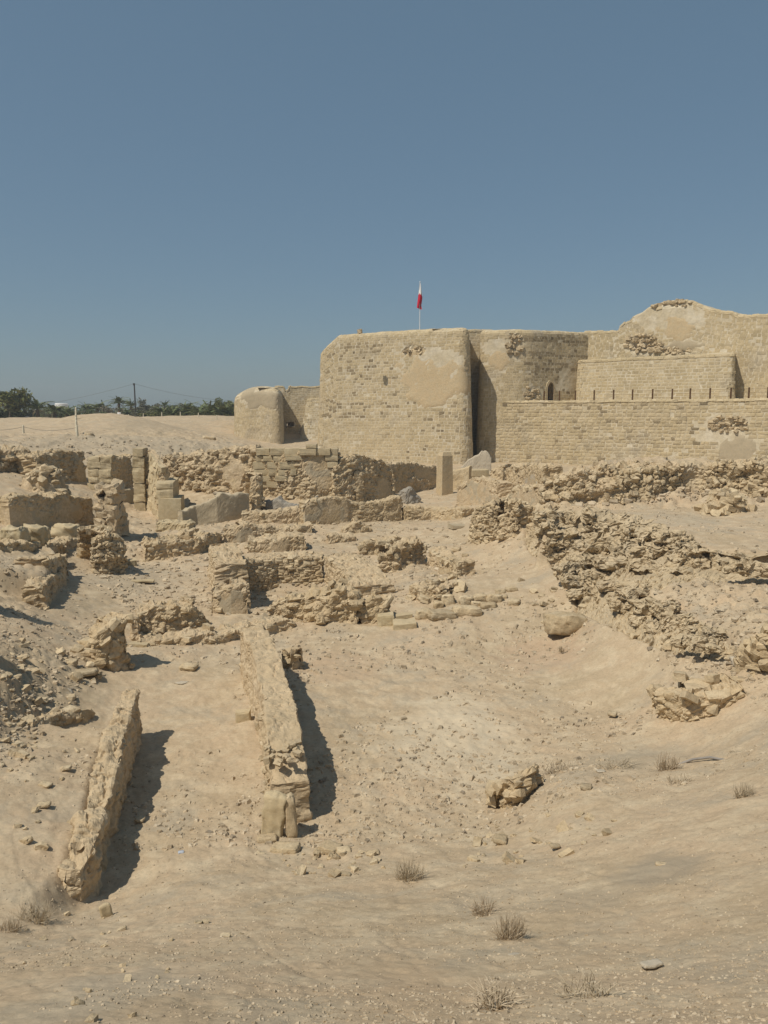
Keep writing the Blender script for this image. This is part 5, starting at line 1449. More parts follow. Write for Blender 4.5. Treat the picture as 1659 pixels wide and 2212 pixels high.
def person():
    """someone in white just beyond the mound, seen from the chest up"""
    D = 112; x = x_at(257, D, 890); z = terrain0(np.array([x]), np.array([D]))[0]
    zh = z_at(886.5, D)
    # skin-modifier figure: pelvis root, spine, neck, head, arms, legs
    pts = {'pelvis': (0, 0, 0.95, 0.15), 'waist': (0, 0, 1.1, 0.13), 'chest': (0, 0, 1.3, 0.16), 'neck': (0, 0, 1.5, 0.055), 'head': (0, -0.01, 1.6, 0.085), 'crown': (0, 0, 1.69, 0.08),
           'sl': (-0.19, 0, 1.42, 0.065), 'el': (-0.25, -0.02, 1.15, 0.05), 'wl': (-0.24, -0.12, 0.92, 0.035), 'hl': (-0.23, -0.16, 0.84, 0.03),
           'sr': (0.19, 0, 1.42, 0.065), 'er': (0.25, 0.02, 1.15, 0.05), 'wr': (0.24, -0.08, 0.92, 0.035), 'hr': (0.23, -0.12, 0.84, 0.03),
           'kl': (-0.11, 0, 0.5, 0.085), 'al': (-0.11, 0.02, 0.1, 0.05), 'fl': (-0.11, -0.14, 0.03, 0.04), 'kr': (0.11, -0.05, 0.5, 0.085), 'ar': (0.11, 0.05, 0.1, 0.05), 'fr': (0.11, -0.1, 0.03, 0.04)}
    ed = [('pelvis', 'waist'), ('waist', 'chest'), ('chest', 'neck'), ('neck', 'head'), ('head', 'crown'), ('chest', 'sl'), ('sl', 'el'), ('el', 'wl'), ('wl', 'hl'), ('chest', 'sr'), ('sr', 'er'), ('er', 'wr'), ('wr', 'hr'), ('pelvis', 'kl'), ('kl', 'al'), ('al', 'fl'), ('pelvis', 'kr'), ('kr', 'ar'), ('ar', 'fr')]
    ks = list(pts); me = bpy.data.meshes.new('person')
    me.from_pydata([pts[k][:3] for k in ks], [(ks.index(a), ks.index(b)) for a, b in ed], [])
    o = link('person', me, None, (x, D, zh - 1.75))
    sk = o.modifiers.new('skin', 'SKIN'); o.modifiers.new('sub', 'SUBSURF').levels = 1
    o.modifiers['sub'].render_levels = 1
    for i, k in enumerate(ks):
        me.skin_vertices[0].data[i].radius = (pts[k][3], pts[k][3]); me.skin_vertices[0].data[i].use_root = (k == 'pelvis')
    dg = bpy.context.evaluated_depsgraph_get()
    m2 = bpy.data.meshes.new_from_object(o.evaluated_get(dg)); o.modifiers.clear(); o.data = m2
    m2.materials.clear(); m2.materials.append(M['white_cloth']); m2.materials.append(M['skin']); m2.materials.append(M['hair'])
    for p in m2.polygons:
        c = p.center
        if c.z > 1.48: p.material_index = 2 if (c.z > 1.66 or (c.y > 0.01 and c.z > 1.56)) else 1
        elif c.z < 0.88 and abs(c.x) > 0.17: p.material_index = 1
    tag(o, 'person in white clothes just beyond the crest of the sandy mound', 'person')
person()

# ------------------------------------------------------------------ palms, trees and scrub beyond the path
def frond_mesh(L, droop, seed, nleaf=26, mat='palm_leaf', lw=0.5):
    rng = random.Random(seed); mb = MB()
    pts = []
    for i in range(10):
        t = i / 9
        pts.append(np.array([L * t * (1 - 0.15 * droop * t), 0, L * (0.42 * t - (0.35 + 0.55 * droop) * t * t)]))
    mb.tube(pts, [0.035 * (1 - 0.85 * i / 9) for i in range(10)], 3)
    for i in range(nleaf):
        t = 0.16 + 0.84 * i / nleaf
        p = np.array([np.interp(t * 9, range(10), [q[k] for q in pts]) for k in range(3)])
        l = lw * math.sin(min(t * 1.25 + 0.25, 1) * math.pi * 0.85 + 0.2) * rng.uniform(0.85, 1.1) * (L / 2.6)
        for s in (-1, 1):
            e = p + np.array([l * 0.55, s * l * 0.78, rng.uniform(-0.22, 0.05) * l])
            w = np.array([0.055, 0, 0.01]) * (L / 2.6)
            mb.add([p - w, p + w, e + w * 0.2, e - w * 0.2], [(0, 1, 2, 3)])
    me = bpy.data.meshes.new('frond'); me.from_pydata(np.concatenate(mb.v).tolist(), [], mb.f); me.materials.append(M[mat]); me.update()
    return me
FR = [frond_mesh(2.6, d, i) for i, d in enumerate((0.2, 0.5, 0.8, 1.1))]
FRD = [frond_mesh(2.2, 1.5, 9, 16, 'dry_leaf', 0.4)]

def palm(px, D, ztop_py, label, s=1.0, seed=0, group='date palms in the grove', z0=None, nf=30):
    rng = random.Random(seed)
    x = x_at(px, D, 880)
    z = terrain0(np.array([x]), np.array([D]))[0] if z0 is None else z0
    top = z_at(ztop_py, D)
    L = 2.6 * s
    hc = max(top - z - 0.55 * L * 0.8, 0.4)
    root = bpy.data.objects.new('palm_tree', None); COL.objects.link(root); root.location = (x, D, z)
    tag(root, label, 'palm tree', group)
    mb = MB(); n = 12
    lean = rng.uniform(-0.06, 0.06)
    mb.tube([(lean * hc * (i / n) ** 1.5, 0, -0.4 + (hc + 0.4) * i / n) for i in range(n + 1)], [0.26 * s * (1.15 - 0.3 * i / n + (0.06 if i % 2 else 0)) for i in range(n + 1)], 8)
    me = bpy.data.meshes.new('trunk'); me.from_pydata(np.concatenate(mb.v).tolist(), [], mb.f); me.materials.append(M['bark']); me.update(); link('trunk', me, root)
    for i in range(nf):
        dry = i >= nf - 4
        o = bpy.data.objects.new('frond', (FRD[0] if dry else FR[rng.choice((0, 1, 1, 2, 2, 3))])); COL.objects.link(o); o.parent = root
        el = rng.uniform(-0.15, 1.15) if not dry else -0.7
        o.location = (lean * hc, 0, hc)
        o.rotation_euler = (rng.uniform(-0.3, 0.3), -el * 0.75, i * 2.39996 + rng.uniform(-0.2, 0.2))
        k = s * rng.uniform(0.82, 1.1); o.scale = (k, k, k)

def crown_mesh(seed, n=1500, leaf=0.2, mat='tree_leaf', lobes=9, flat=0.8, open_=0.25):
    """leaf sprays spread through an uneven crown of unit radius"""
    rg = np.random.default_rng(seed)
    cs = rg.normal(0, 0.42, (lobes, 3)) * np.array([1, 1, flat]); rs = rg.uniform(0.28, 0.52, lobes)
    k = rg.integers(0, lobes, n)
    d = rg.normal(0, 1, (n, 3)); d /= np.linalg.norm(d, axis=1, keepdims=True)
    c = cs[k] + d * rs[k][:, None] * rg.uniform(0.45, 1.05, n)[:, None] ** 0.6 * np.array([1, 1, flat])
    keep = fbm3(c * 3.1, 3, seed) > -0.35 + open_ * 0.6
    c = c[keep]; n = len(c)
    a = rg.normal(0, 1, (n, 3)); a /= np.linalg.norm(a, axis=1, keepdims=True)
    b = np.cross(a, rg.normal(0, 1, (n, 3))); b /= np.linalg.norm(b, axis=1, keepdims=True)
    s = leaf * rg.uniform(0.5, 1.3, n)[:, None]
    V = np.stack([c - a * s, c + b * s * 0.45, c + a * s, c - b * s * 0.45], 1).reshape(-1, 3)
    return mesh('crown', V, np.arange(4 * n).reshape(n, 4), M[mat])
CR = {'tree': [crown_mesh(1, 2600, 0.10, 'tree_leaf'), crown_mesh(2, 2600, 0.10, 'tree_leaf', 12)], 'grey': [crown_mesh(3, 2200, 0.09, 'grey_leaf', 10, 0.85, 0.4), crown_mesh(4, 2200, 0.09, 'grey_leaf', 8, 0.8, 0.4)],
      'bush': [crown_mesh(5, 2200, 0.11, 'tree_leaf', 10, 0.7, 0.1), crown_mesh(6, 2200, 0.11, 'palm_leaf', 10, 0.7, 0.1)]}

def tree(px, D, top_py, wpx, kind, label, cat='tree', seed=0, group=None, base_py=None, trunk=True, name=None):
    rng = random.Random(seed)
    x = x_at(px, D, 880); z = terrain0(np.array([x]), np.array([D]))[0]
    top = z_at(top_py, D); Wd = wpx * D / FPX / 2
    root = bpy.data.objects.new(name or ('tree' if trunk else 'bush'), None); COL.objects.link(root); root.location = (x, D, z)
    tag(root, label, cat, group)
    Hc = top - z
    rz = min(Wd * 0.95, Hc * 0.56) if trunk else Hc * 0.62
    cz_ = Hc - rz * 0.92
    if trunk:
        mb = MB()
        mb.tube([(0, 0, -0.3), (0.05, 0, cz_ * 0.4), (0.12, 0, cz_)], [0.2, 0.15, 0.1], 7)
        for i in range(6):
            a = i * 1.05 + rng.random()
            e = np.array([math.cos(a) * Wd * 0.6, math.sin(a) * Wd * 0.6, cz_ + rz * rng.uniform(-0.1, 0.5)])
            mb.tube([(0.06, 0, cz_ * 0.5), e * 0.5 + np.array([0, 0, cz_ * 0.25]), e], [0.09, 0.06, 0.025], 5)
        me = bpy.data.meshes.new('trunk'); me.from_pydata(np.concatenate(mb.v).tolist(), [], mb.f); me.materials.append(M['bark']); me.update(); link('trunk', me, root)
    cr = bpy.data.objects.new('crown', rng.choice(CR[kind])); COL.objects.link(cr); cr.parent = root
    cr.location = (0, 0, max(cz_, rz * 0.5)); cr.scale = (Wd * 1.12, Wd * 1.12, rz * 1.15); cr.rotation_euler = (0, 0, rng.uniform(0, 6.28))

# big tree at the left edge and its neighbours
tree(20, 150, 832, 92, 'tree', 'broad olive green tree at the left edge of the horizon', seed=1)
tree(-30, 152, 846, 60, 'tree', 'green tree cut by the left edge of the frame', seed=2)
tree(60, 153, 872, 40, 'grey', 'low dull scrub right of the broad olive tree', seed=3)
for i, (px, tp, D, s, lb) in enumerate([(81, 864, 150, 1.5, 'bushy palm right of the broad olive green tree'), (118, 872, 155, 1.35, 'short palm left of the white water tank'),
        (188, 872, 175, 1.15, 'palm just right of the bollard row'), (211, 868, 180, 1.3, 'palm with a full crown left of the tallest palm'), (223, 872, 185, 1.1, 'smaller palm touching the full crowned one'),
        (257, 858, 180, 1.25, 'tallest palm rising clear above the grove'), (283, 866, 200, 1.2, 'palm just left of the leaning pole'), (356, 869, 205, 1.0, 'thin palm top right of the leaning pole'),
        (399, 871, 210, 1.2, 'dark palm crown in the back of the grove'), (350, 882, 165, 1.6, 'low spreading palm in front of the grove, right of the pole'), (372, 884, 160, 1.3, 'low palm beside the spreading one'),
        (402, 882, 162, 1.7, 'low spreading palm in the middle of the grove front'), (430, 879, 158, 1.8, 'large low palm with long pale fronds'), (452, 884, 156, 1.4, 'low palm near the small bastion'),
        (478, 882, 155, 1.7, 'low palm with long fronds next to the small bastion'), (498, 884, 155, 1.4, 'low palm half hidden behind the small bastion'), (145, 880, 160, 1.1, 'low palm under the water tank')]):
    palm(px, D, tp, lb, s, i + 5)
for i, (px, tp, w, D, k, lb) in enumerate([(100, 884, 40, 165, 'grey', 'grey scrub between the two left palms'), (135, 886, 40, 168, 'bush', 'green bush under the water tank'), (160, 884, 44, 170, 'bush', 'dense bush behind the bollard row'),
        (232, 880, 46, 172, 'grey', 'leafless grey scrub on the crest of the mound'), (250, 882, 44, 168, 'grey', 'grey scrub below the tallest palm'), (276, 880, 40, 172, 'bush', 'bright green bush left of the leaning pole'),
        (310, 864, 40, 185, 'grey', 'tall pale grey tree right of the leaning pole'), (300, 880, 44, 168, 'grey', 'grey scrub at the foot of the leaning pole'), (330, 874, 44, 190, 'bush', 'green tree behind the grey scrub'),
        (322, 888, 50, 160, 'bush', 'low green bush right of the pole foot'), (360, 876, 46, 195, 'bush', 'mid green tree in the back row'), (385, 876, 44, 200, 'grey', 'dull tree in the back row of the grove'),
        (415, 878, 48, 200, 'bush', 'rounded tree behind the spreading palms'), (445, 876, 44, 198, 'grey', 'dull rounded tree left of the twin trees'), (392, 888, 50, 168, 'bush', 'bush filling the middle of the grove'),
        (440, 889, 50, 168, 'bush', 'bush between the low palms'), (470, 888, 50, 166, 'bush', 'bush near the small bastion'), (474, 863, 34, 185, 'tree', 'left one of the twin round trees by the small bastion'),
        (495, 862, 40, 186, 'tree', 'right one of the twin round trees by the small bastion'), (515, 880, 50, 180, 'bush', 'bush mostly hidden behind the small bastion'),
        (205, 884, 44, 168, 'bush', 'bush under the full crowned palm'), (180, 888, 40, 165, 'grey', 'scrub right of the bollard row'), (40, 876, 50, 158, 'bush', 'dark bush under the broad olive tree'), (5, 874, 50, 157, 'bush', 'dark bush at the left edge')]):
    tree(px, D, tp, w, k, lb, 'bush' if k != 'tree' else 'tree', seed=i + 40, trunk=(k == 'tree' or tp < 870), name='tree' if (k == 'tree' or tp < 870) else 'bush')
# far wood closing the gaps
rg = np.random.default_rng(8)
VV = []
for i in range(150):
    px = rg.uniform(-300, 560); D = rg.uniform(215, 260)
    x = x_at(px, D, 890); zt_ = z_at(rg.uniform(874, 884), D); z = 5.0
    c = rg.normal(0, 1, (90, 3)) * np.array([2.0, 2.0, 0.9]) + np.array([x, D, (z + zt_) / 2]); c[:, 2] = np.minimum(c[:, 2], zt_ + 0.4 * rg.random(90)); c[:, 2] = np.maximum(c[:, 2], z)
    a = rg.normal(0, 1, (90, 3)); a /= np.linalg.norm(a, axis=1, keepdims=True); b = np.cross(a, rg.normal(0, 1, (90, 3))); b /= np.linalg.norm(b, axis=1, keepdims=True)
    s = rg.uniform(0.25, 0.6, (90, 1))
    VV.append(np.stack([c - a * s, c + b * s * 0.5, c + a * s, c - b * s * 0.5], 1).reshape(-1, 3))
VV = np.concatenate(VV)
o = link('far_wood', mesh('far_wood', VV, np.arange(len(VV)).reshape(-1, 4), M['palm_leaf'])); tag(o, 'distant dark belt of trees behind the palm grove', None, None, 'stuff')

def pole():
    D = 170; b = at_d(293.5, 905, D); t = at_d(290, 829, D); z = terrain0(np.array([b[0]]), np.array([D]))[0]
    r_ = bpy.data.objects.new('utility_pole', None); COL.objects.link(r_); r_.location = (b[0], D, z)
    tag(r_, 'dark leaning utility pole rising out of the palm grove', 'utility pole')
    L = t - np.array([b[0], D, z]); mb = MB(); mb.tube([(0, 0, -0.4), L], [0.19, 0.13], 8)
    me = bpy.data.meshes.new('pole'); me.from_pydata(np.concatenate(mb.v).tolist(), [], mb.f); me.materials.append(M['dark_metal']); me.update(); link('pole', me, r_)
    mb = MB(); mb.box((L[0] - 0.25, -0.1, L[2] - 0.35), (L[0] + 0.12, 0.1, L[2] + 0.1)); mb.box((L[0] - 0.12, -0.5, L[2] - 0.1), (L[0] - 0.02, 0.5, L[2]))
    me = bpy.data.meshes.new('crossarm'); me.from_pydata(np.concatenate(mb.v).tolist(), [], mb.f); me.materials.append(M['dark_metal']); me.update(); link('crossarm', me, r_)
    for q, sag in ((at_d(-60, 885, 260), 1.6), (at_d(560, 866, 220), 1.2)):
        e = q - np.array([b[0], D, z])
        pts = [L + (e - L) * f - np.array([0, 0, sag * 4 * f * (1 - f)]) for f in np.linspace(0, 1, 24)]
        mb = MB(); mb.tube(pts, 0.022, 4)
        me = bpy.data.meshes.new('wire'); me.from_pydata(np.concatenate(mb.v).tolist(), [], mb.f); me.materials.append(M['rope']); me.update(); link('wire', me, r_)
pole()

def tank():
    D = 520; x = x_at(199 * 0.669, D, 880); z = 4.5
    r_ = bpy.data.objects.new('water_tower', None); COL.objects.link(r_); r_.location = (x, D, z)
    tag(r_, 'pale round water tank far beyond the palms', 'water tower')
    t, b, w = z_at(871, D) - z, z_at(881, D) - z, 13.5 * D / FPX
    mb = MB(); mb.tube([(0, 0, b - 1.0), (0, 0, b), (0, 0, t - 0.4), (0, 0, t)], [w * 0.6, w, w, w * 0.9], 28)
    me = bpy.data.meshes.new('tank'); me.from_pydata(np.concatenate(mb.v).tolist(), [], mb.f); me.materials.append(M['white']); me.update(); link('tank', me, r_)
    mb = MB(); mb.tube([(0, 0, -0.5), (0, 0, b - 0.9)], 1.3, 14)
    me = bpy.data.meshes.new('stem'); me.from_pydata(np.concatenate(mb.v).tolist(), [], mb.f); me.materials.append(M['white']); me.update(); link('stem', me, r_)
tank()

# ------------------------------------------------------------------ dry shrubs, litter, pipe
def shrub(px, py, w, h, label, n=220, seed=0, spread=0.9, up=1.0, group='dry desert shrubs'):
    rg = np.random.default_rng(seed + 900)
    p = hit(px, py); k = p[1] / FPX; W, H = w * k * 0.62, h * k
    mb = []; ff = []; c = 0
    n = int(n * 0.34)
    for i in range(n):
        a = rg.uniform(0, 6.28); b = np.array([math.cos(a), math.sin(a) * 0.7, 0]) * W * 0.5 * rg.uniform(0, 1) ** 0.6
        t = np.array([math.cos(a), math.sin(a) * 0.7, 0]) * W * rg.uniform(0.2, 1) * spread + np.array([rg.normal(0, 0.15) * W, rg.normal(0, 0.1) * W, 0])
        hh = H * rg.uniform(0.35, 1.05) * up * (1 - 0.45 * min(np.hypot(t[0], t[1]) / (W + 1e-6), 1) ** 2)
        q0, q1, q2 = b + (0, 0, -0.03), (b + t) / 2 + np.array([rg.normal(0, 0.05) * W, 0, hh * 0.6]), t + np.array([0, 0, hh])
        r0 = max(0.003, 0.0003 * p[1])
        for (s, e, ra, rb) in ((q0, q1, r0 * 1.3, r0), (q1, q2, r0, r0 * 0.6)):
            for j in range(3):
                an = 2.094 * j; o_ = np.array([math.cos(an), math.sin(an), 0])
                mb.append(s + o_ * ra); mb.append(e + o_ * rb)
            for j in range(3):
                m_ = (j + 1) % 3; ff.append((c + 2 * j, c + 2 * m_, c + 2 * m_ + 1, c + 2 * j + 1))
            c += 6
        if i % 2 == 0:                                           # a side twig
            e = q1 + (q2 - q1) * 0.4 + np.array([rg.normal(0, 0.22) * W, rg.normal(0, 0.2) * W, rg.uniform(0.05, 0.3) * H])
            for j in range(3):
                an = 2.094 * j; o_ = np.array([math.cos(an), math.sin(an), 0])
                mb.append(q1 + o_ * r0 * 0.8); mb.append(e + o_ * r0 * 0.4)
            for j in range(3):
                m_ = (j + 1) % 3; ff.append((c + 2 * j, c + 2 * m_, c + 2 * m_ + 1, c + 2 * j + 1))
            c += 6
    o = link('dry_shrub', mesh('dry_shrub', np.array(mb), np.array(ff), M['twig']), None, p)
    tag(o, label, 'shrub', group)
for i, (px, py, w, h, n, lb) in enumerate([
        (885, 1902, 86, 52, 420, 'tall grassy tuft of dead stems on the rim below the jagged wall'), (1042, 1975, 72, 42, 260, 'rounded dead shrub above the largest dead shrub'), (1100, 2030, 100, 62, 420, 'largest dead shrub, in the lower right foreground'),
 (1606, 1722, 64, 34, 300, 'dense round tuft near the right edge of the slope'), (1440, 1662, 70, 40, 320, 'dry tuft at the left end of the half buried pipe'),
        (1205, 1664, 110, 22, 260, 'low carpet of dead scrub on top of the mound'), (1330, 1656, 120, 20, 220, 'flat dead scrub between the mound and the pipe'), (1212, 1406, 22, 12, 90, 'tiny grey tuft below the lone boulder'),
        (70, 1990, 120, 40, 420, 'grey dead bush at the lower left below the shaded wall'), (20, 2012, 80, 34, 260, 'grey dead bush at the very left edge of the foreground'),
 (1070, 2165, 140, 40, 240, 'straggling dead plants near the bottom edge'), (1270, 2150, 170, 46, 200, 'sprawling dead twigs near the bottom right'),
        (1470, 1690, 90, 20, 160, 'thin dead grass on the slope below the pipe')]):
    shrub(px, py, w, h, lb, n, i)
a_, b_ = hit(1470, 1647), hit(1562, 1636)
mb = MB(); mb.tube([a_ + (-0.1, 0, -0.06), a_ + (b_ - a_) * 0.3 + (0, 0, 0.03), a_ + (b_ - a_) * 0.7 + (0, 0, 0.03), b_ + (0.1, 0, -0.06)], 0.022, 8)
tag(mb.build('pipe', M['pipe'], None, tuple(a_), True), 'grey pipe half buried in the slope at the right', 'pipe')
m_, N_, L_, B_ = new_mat('clear plastic'); B_.inputs['Base Color'].default_value = (0.55, 0.60, 0.68, 1); B_.inputs['Roughness'].default_value = 0.25; B_.inputs['Specular IOR Level'].default_value = 0.5; B_.inputs['Alpha'].default_value = 0.75
M['plastic'] = m_
rock('plastic_bag', 'crumpled bluish clear plastic on the ground between the two near walls', 390, 1845, 13, 9, 'rock', 'plastic', 'litter', 0.8, 0.4, 0.1, sub=4)

# ------------------------------------------------------------------ dusty air
def haze(dens):
    mb = MB(); mb.box((-420, -40, -2.5), (420, 700, 32))
    m, N, L, b = new_mat('haze'); N.remove(b)
    v = N.new('ShaderNodeVolumePrincipled'); v.inputs['Color'].default_value = (0.86, 0.90, 0.95, 1); v.inputs['Density'].default_value = dens; v.inputs['Anisotropy'].default_value = 0.2
    L.new(v.outputs[0], N['Material Output'].inputs['Volume'])
    o = mb.build('haze', m); tag(o, 'thin dusty air', None, None, 'stuff')
haze(0.0006)

# ------------------------------------------------------------------ loose stones
for (px, py, w, h, nm, lb) in [
        (1112, 2066, 26, 13, 'white_stone', 'white stone below the largest dead shrub'), 
        (745, 1893, 26, 12, 'loose_stone', 'brown stone on the rim left of the grassy tuft'), (712, 1846, 46, 34, 'boulder', 'smooth tan boulder at the foot of the jagged wall'), (690, 1848, 22, 18, 'boulder', 'dark stone beside the smooth tan boulder'),
        (742, 1848, 30, 24, 'boulder', 'grey stone right of the smooth tan boulder'), (560, 1852, 22, 14, 'loose_stone', 'pale stone left of the tan boulder'), (616, 1846, 60, 34, 'boulder', 'jagged broken slab at the near foot of the jagged wall'),
        (575, 1822, 40, 26, 'boulder', 'chunk of masonry fallen at the left foot of the jagged wall'), (800, 1852, 40, 18, 'boulder', 'pale flat stone on the rim right of the tan boulder'), (1082, 1822, 30, 22, 'boulder', 'orange brown stone in the gully at the right'),
        (1200, 1832, 22, 12, 'loose_stone', 'tan stone on the right slope'), (1430, 1873, 24, 14, 'loose_stone', 'brown stone on the dark patch at the right'), (1324, 1546, 18, 12, 'loose_stone', 'round stone on the flat floor left of the wedge shaped wall'),
        (1268, 1706, 24, 16, 'loose_stone', 'stone on the mound top'), (1300, 1668, 18, 10, 'white_stone', 'small white stone on the mound among dead scrub'), (250, 1380, 0, 0, '', ''),
        (186, 1398, 42, 26, 'boulder', 'flat stone wedged against the left side of the wall stump'), (184, 1420, 44, 24, 'boulder', 'lower pale stone left of the wall stump'), (172, 1462, 60, 24, 'boulder', 'broad weathered boulder lying below the wall stump'),
        (150, 1440, 26, 20, 'boulder', 'grey stone on the debris slope'), (128, 1490, 40, 14, 'pale_slab', 'flat pale slab on the debris slope at the left'), (96, 1700, 26, 14, 'loose_stone', 'dark stone on the fill left of the shaded wall'),
        (140, 1664, 20, 14, 'loose_stone', 'pointed dark stone on the fill left of the shaded wall'), (92, 1744, 28, 16, 'loose_stone', 'dark lumpy clod on the fill'), (406, 1447, 34, 18, 'boulder', 'brown clod in the corridor between the two near walls'),
        (390, 1478, 24, 8, 'pale_slab', 'thin pale slab lying in the corridor'), (300, 1775, 20, 14, 'loose_stone', 'pale stone right of the shaded wall'), (986, 1192, 18, 12, 'loose_stone', 'flat block alone on the sand right of the stone ridge'),
        (1005, 1204, 12, 10, 'loose_stone', 'round stone right of the stone ridge'), (1105, 1278, 22, 14, 'boulder', 'flat stone at the right tip of the boulder wall'), (1112, 1308, 24, 18, 'boulder', 'rough stone off the right tip of the boulder wall'),
        (450, 950, 26, 8, 'boulder', 'pale stones at the foot of the far slope'), (190, 944, 16, 9, 'boulder', 'grey boulder beside the front bollard'), (430, 1075, 0, 0, '', '')]:
    if w: rock(nm, lb, px, py, w, h, 'rock', 'pale_plaster' if nm in ('white_stone', 'pale_slab') else 'rubble', 'stone', 0.9, sub=4 if w > 30 else 3, flat=(nm in ('white_stone', 'pale_slab')))

rock('pale_slab', 'pale upright slab below the near end of the shaded wall', 228, 1982, 24, 34, 'rock', 'ashlar', 'stone slab', 0.35, 0.5, 0.15, tilt=0.25)

_w = rock('white_stone', 'broad white flat stone in the lower right foreground', 1411, 2088, 50, 17, 'rock', 'pale_plaster', 'stone', 0.8, 0.2, 0.3, tilt=0.05)
_w.scale = (1.0, 1.7, 0.9); _w.rotation_euler = (-0.3, 0, 0)

def poly_points(poly, n, rg):
    P = np.array(poly, float); out = []
    x0, y0 = P.min(0); x1, y1 = P.max(0)
    while len(out) < n:
        q = rg.uniform((x0, y0), (x1, y1), (n * 3, 2))
        ins = poly_sd(q[:, 0], q[:, 1], [tuple(a) for a in P]) < 0
        out += list(q[ins])
    return np.array(out[:n])

SINGLE = 0
def scatter(poly, n, lo, hi, label, group, seed, mat='rubble', flat=0.6, single=True):
    """loose stones over a patch of ground: sizes lo..hi metres"""
    rg = np.random.default_rng(seed)
    q = poly_points(poly, n, rg)
    H = hits(q[:, 0], q[:, 1]); Z = terrain(H[:, 0], H[:, 1])
    for (x, y, _), z in zip(H, Z):
        s = lo + (hi - lo) * rg.random() ** 2.2
        o = bpy.data.objects.new('loose_stone', pool_mesh('rock', int(rg.integers(0, 14)), M[mat])); COL.objects.link(o)
        o.location = (x, y, z + s * flat * 0.22)
        o.rotation_euler = (rg.normal(0, 0.3), rg.normal(0, 0.3), rg.uniform(0, 6.28))
        o.scale = (s * rg.uniform(0.8, 1.4), s * rg.uniform(0.7, 1.1), s * flat * rg.uniform(0.7, 1.2))
        tag(o, label, 'stone', group)
scatter([(0, 1380), (190, 1400), (240, 1470), (120, 1540), (0, 1560)], 55, 0.07, 0.28, 'loose angular stone on the debris slope at the left', 'stones on the left debris slope', 1)
scatter([(0, 1540), (110, 1560), (60, 1660), (0, 1680)], 26, 0.06, 0.24, 'loose stone at the left edge above the fill', 'stones at the left edge', 2)
scatter([(60, 1590), (190, 1600), (160, 1800), (40, 1900), (0, 1880)], 16, 0.05, 0.16, 'small stone on the smooth fill left of the shaded wall', 'stones on the fill', 3)
scatter([(880, 1290), (960, 1230), (1000, 1280), (930, 1320)], 26, 0.15, 0.5, 'tumbled stone behind the boulder wall', 'tumbled stones behind the boulder wall', 4)
scatter([(1120, 1230), (1230, 1290), (1260, 1390), (1130, 1340)], 40, 0.06, 0.26, 'small stone on the slope around the lone boulder', 'stones on the slope by the lone boulder', 5)
scatter([(1020, 1800), (1200, 1740), (1400, 1760), (1200, 1860), (1000, 1880)], 36, 0.05, 0.17, 'small stone in the gully at the lower right', 'stones in the gully', 6)
scatter([(620, 1840), (830, 1850), (860, 1890), (600, 1900)], 30, 0.05, 0.18, 'small stone on the rim below the jagged wall', 'stones on the rim', 7)
scatter([(0, 1990), (250, 1960), (420, 1900), (600, 2060), (300, 2200), (0, 2200)], 36, 0.03, 0.09, 'pebble sized stone in the left foreground', 'stones in the left foreground', 8)

def gravel(n, seed, ymin, ymax, lo, hi, name, label, mat='pebble', spread=0.62, thresh=-0.1, f=0.7):
    """small pebbles as one mass; they lie denser in drifts"""
    rg = np.random.default_rng(seed)
    y = np.exp(rg.uniform(math.log(ymin), math.log(ymax), n * 2)); x = rg.uniform(-spread, spread, n * 2) * (y + 1.0)
    k = fbm2(x * f, y * f, 4, seed) + rg.normal(0, 0.25, n * 2) > thresh
    x, y = x[k][:n], y[k][:n]; n = len(x)
    z = terrain(x, y)
    s = (lo + (hi - lo) * rg.random(n) ** 3.0) * (0.6 + 0.4 * np.clip(y / 10, 0.6, 2.2))
    base = np.array([(-.5, -.4, 0), (.45, -.5, 0), (.5, .4, 0), (-.4, .5, 0), (-.3, -.25, .5), (.3, -.3, .42), (.25, .3, .5), (-.3, .25, .38)])
    V = base[None] * (1 + rg.normal(0, 0.14, (n, 8, 3)))
    V = V * np.stack([s * rg.uniform(0.8, 1.5, n), s * rg.uniform(0.6, 1.1, n), s * rg.uniform(0.5, 1.2, n)], -1)[:, None]
    a = rg.uniform(0, 6.28, n); ca, sa = np.cos(a)[:, None], np.sin(a)[:, None]
    X = V[..., 0] * ca - V[..., 1] * sa + x[:, None]; Y = V[..., 0] * sa + V[..., 1] * ca + y[:, None]
    Zz = V[..., 2] + (z - s * 0.12)[:, None]
    Fq = np.array([(4, 5, 6, 7), (0, 1, 5, 4), (1, 2, 6, 5), (2, 3, 7, 6), (3, 0, 4, 7)])
    F = (np.arange(n)[:, None, None] * 8 + Fq[None]).reshape(-1, 4)
    o = link(name, mesh(name, np.stack([X, Y, Zz], -1), F, M[mat]))
    tag(o, label, None, None, 'stuff')
gravel(26000, 1, 3.2, 16, 0.005, 0.034, 'gravel', 'gravel and small pebbles scattered over the foreground slope')
gravel(22000, 2, 12, 66, 0.016, 0.11, 'gravel', 'gravel and chips scattered over the dig floor', thresh=0.05, f=0.35)

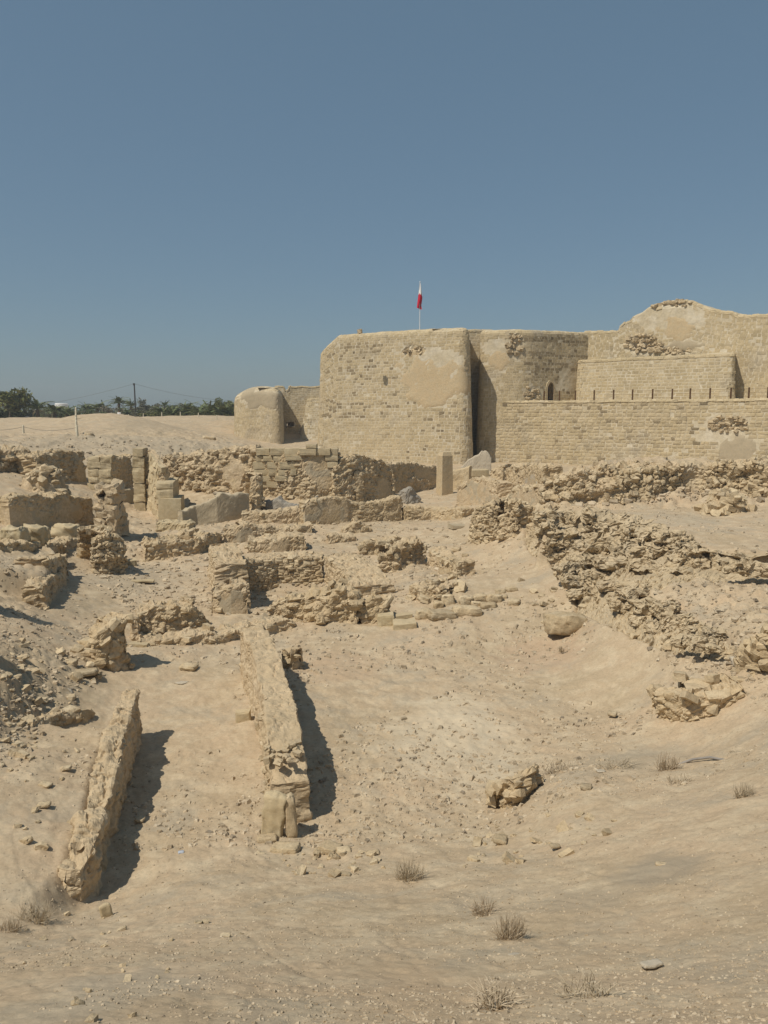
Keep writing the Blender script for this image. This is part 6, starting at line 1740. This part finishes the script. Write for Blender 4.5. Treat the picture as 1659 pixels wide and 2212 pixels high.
def strewn(name, label, poly, n, lo, hi, seed, mat='pebble'):
    rg = np.random.default_rng(seed)
    q = poly_points(poly, n, rg)
    H = hits(q[:, 0], q[:, 1]); Z = terrain(H[:, 0], H[:, 1])
    VV = []; FF = []; n = 0
    for (x, y, _), z in zip(H, Z):
        s = lo + (hi - lo) * rg.random() ** 3
        V, F = POOL['rock'][int(rg.integers(0, 14))]
        R_ = np.array(Matrix.Rotation(rg.uniform(0, 6.28), 3, 'Z') @ Matrix.Rotation(rg.normal(0, 0.4), 3, 'X'))
        V = (np.array(V) * np.array([s * 1.3, s, s * 0.6])) @ R_.T + np.array([x, y, z + s * 0.08])
        VV.append(V); FF.append(np.array(F) + n); n += len(V)
    o = link(name, mesh(name, np.concatenate(VV), np.concatenate(FF), M[mat]))
    tag(o, label, None, None, 'stuff')
strewn('rubble', 'small rubble strewn over the edge of the plateau at the left', [(-40, 946), (540, 954), (548, 980), (300, 990), (-40, 1000)], 700, 0.04, 0.2, 77)
strewn('rubble', 'small rubble strewn over the floors between the middle walls', [(150, 1140), (330, 1090), (900, 1090), (1010, 1180), (940, 1290), (560, 1330), (300, 1330), (150, 1240)], 2200, 0.03, 0.2, 78)
strewn('rubble', 'small rubble strewn over the slope below the rocky bank', [(1150, 1190), (1300, 1320), (1460, 1440), (1659, 1480), (1659, 1300), (1400, 1270)], 900, 0.02, 0.12, 79)
strewn('rubble', 'small rubble strewn over the slope at the left edge', [(-60, 1200), (110, 1210), (230, 1340), (230, 1460), (110, 1560), (-60, 1640)], 1500, 0.015, 0.10, 80)
strewn('rubble', 'small rubble at the foot of the rampart bank', [(1180, 1020), (1659, 1000), (1720, 1080), (1200, 1100)], 900, 0.05, 0.3, 81)

for (px, py, rx, ry, c, k) in [(960, 1600, 190, 90, (0.56, 0.475, 0.345, 1), 0.5), (1000, 1530, 110, 40, (0.56, 0.475, 0.345, 1), 0.4), (1180, 1410, 120, 50, (0.43, 0.30, 0.20, 1), 0.5), (720, 1440, 120, 40, (0.44, 0.31, 0.20, 1), 0.35),
        (1420, 1880, 120, 40, (0.30, 0.25, 0.185, 1), 0.6), (1250, 1950, 160, 30, (0.33, 0.275, 0.2, 1), 0.45), (1350, 1640, 200, 22, (0.33, 0.275, 0.2, 1), 0.5), (900, 2150, 260, 70, (0.47, 0.345, 0.22, 1), 0.5), (250, 2130, 240, 60, (0.42, 0.36, 0.27, 1), 0.5),
        (60, 1255, 120, 40, (0.33, 0.265, 0.18, 1), 0.6), (60, 1450, 160, 90, (0.36, 0.285, 0.185, 1), 0.5), (260, 955, 420, 18, (0.34, 0.29, 0.215, 1), 0.6), (300, 1250, 200, 40, (0.38, 0.32, 0.235, 1), 0.5), (1430, 1120, 160, 20, (0.38, 0.33, 0.25, 1), 0.4), (340, 925, 110, 25, (0.36, 0.29, 0.2, 1), 0.5)]:
    q = hit(px, py); q2 = hit(px, py - ry * 0.5)
    STAINS.append((q[0], q[1], rx * q[1] / FPX, max(abs(q2[1] - q[1]) * 2, 0.3), c, k))
add_stains(M['sand'])
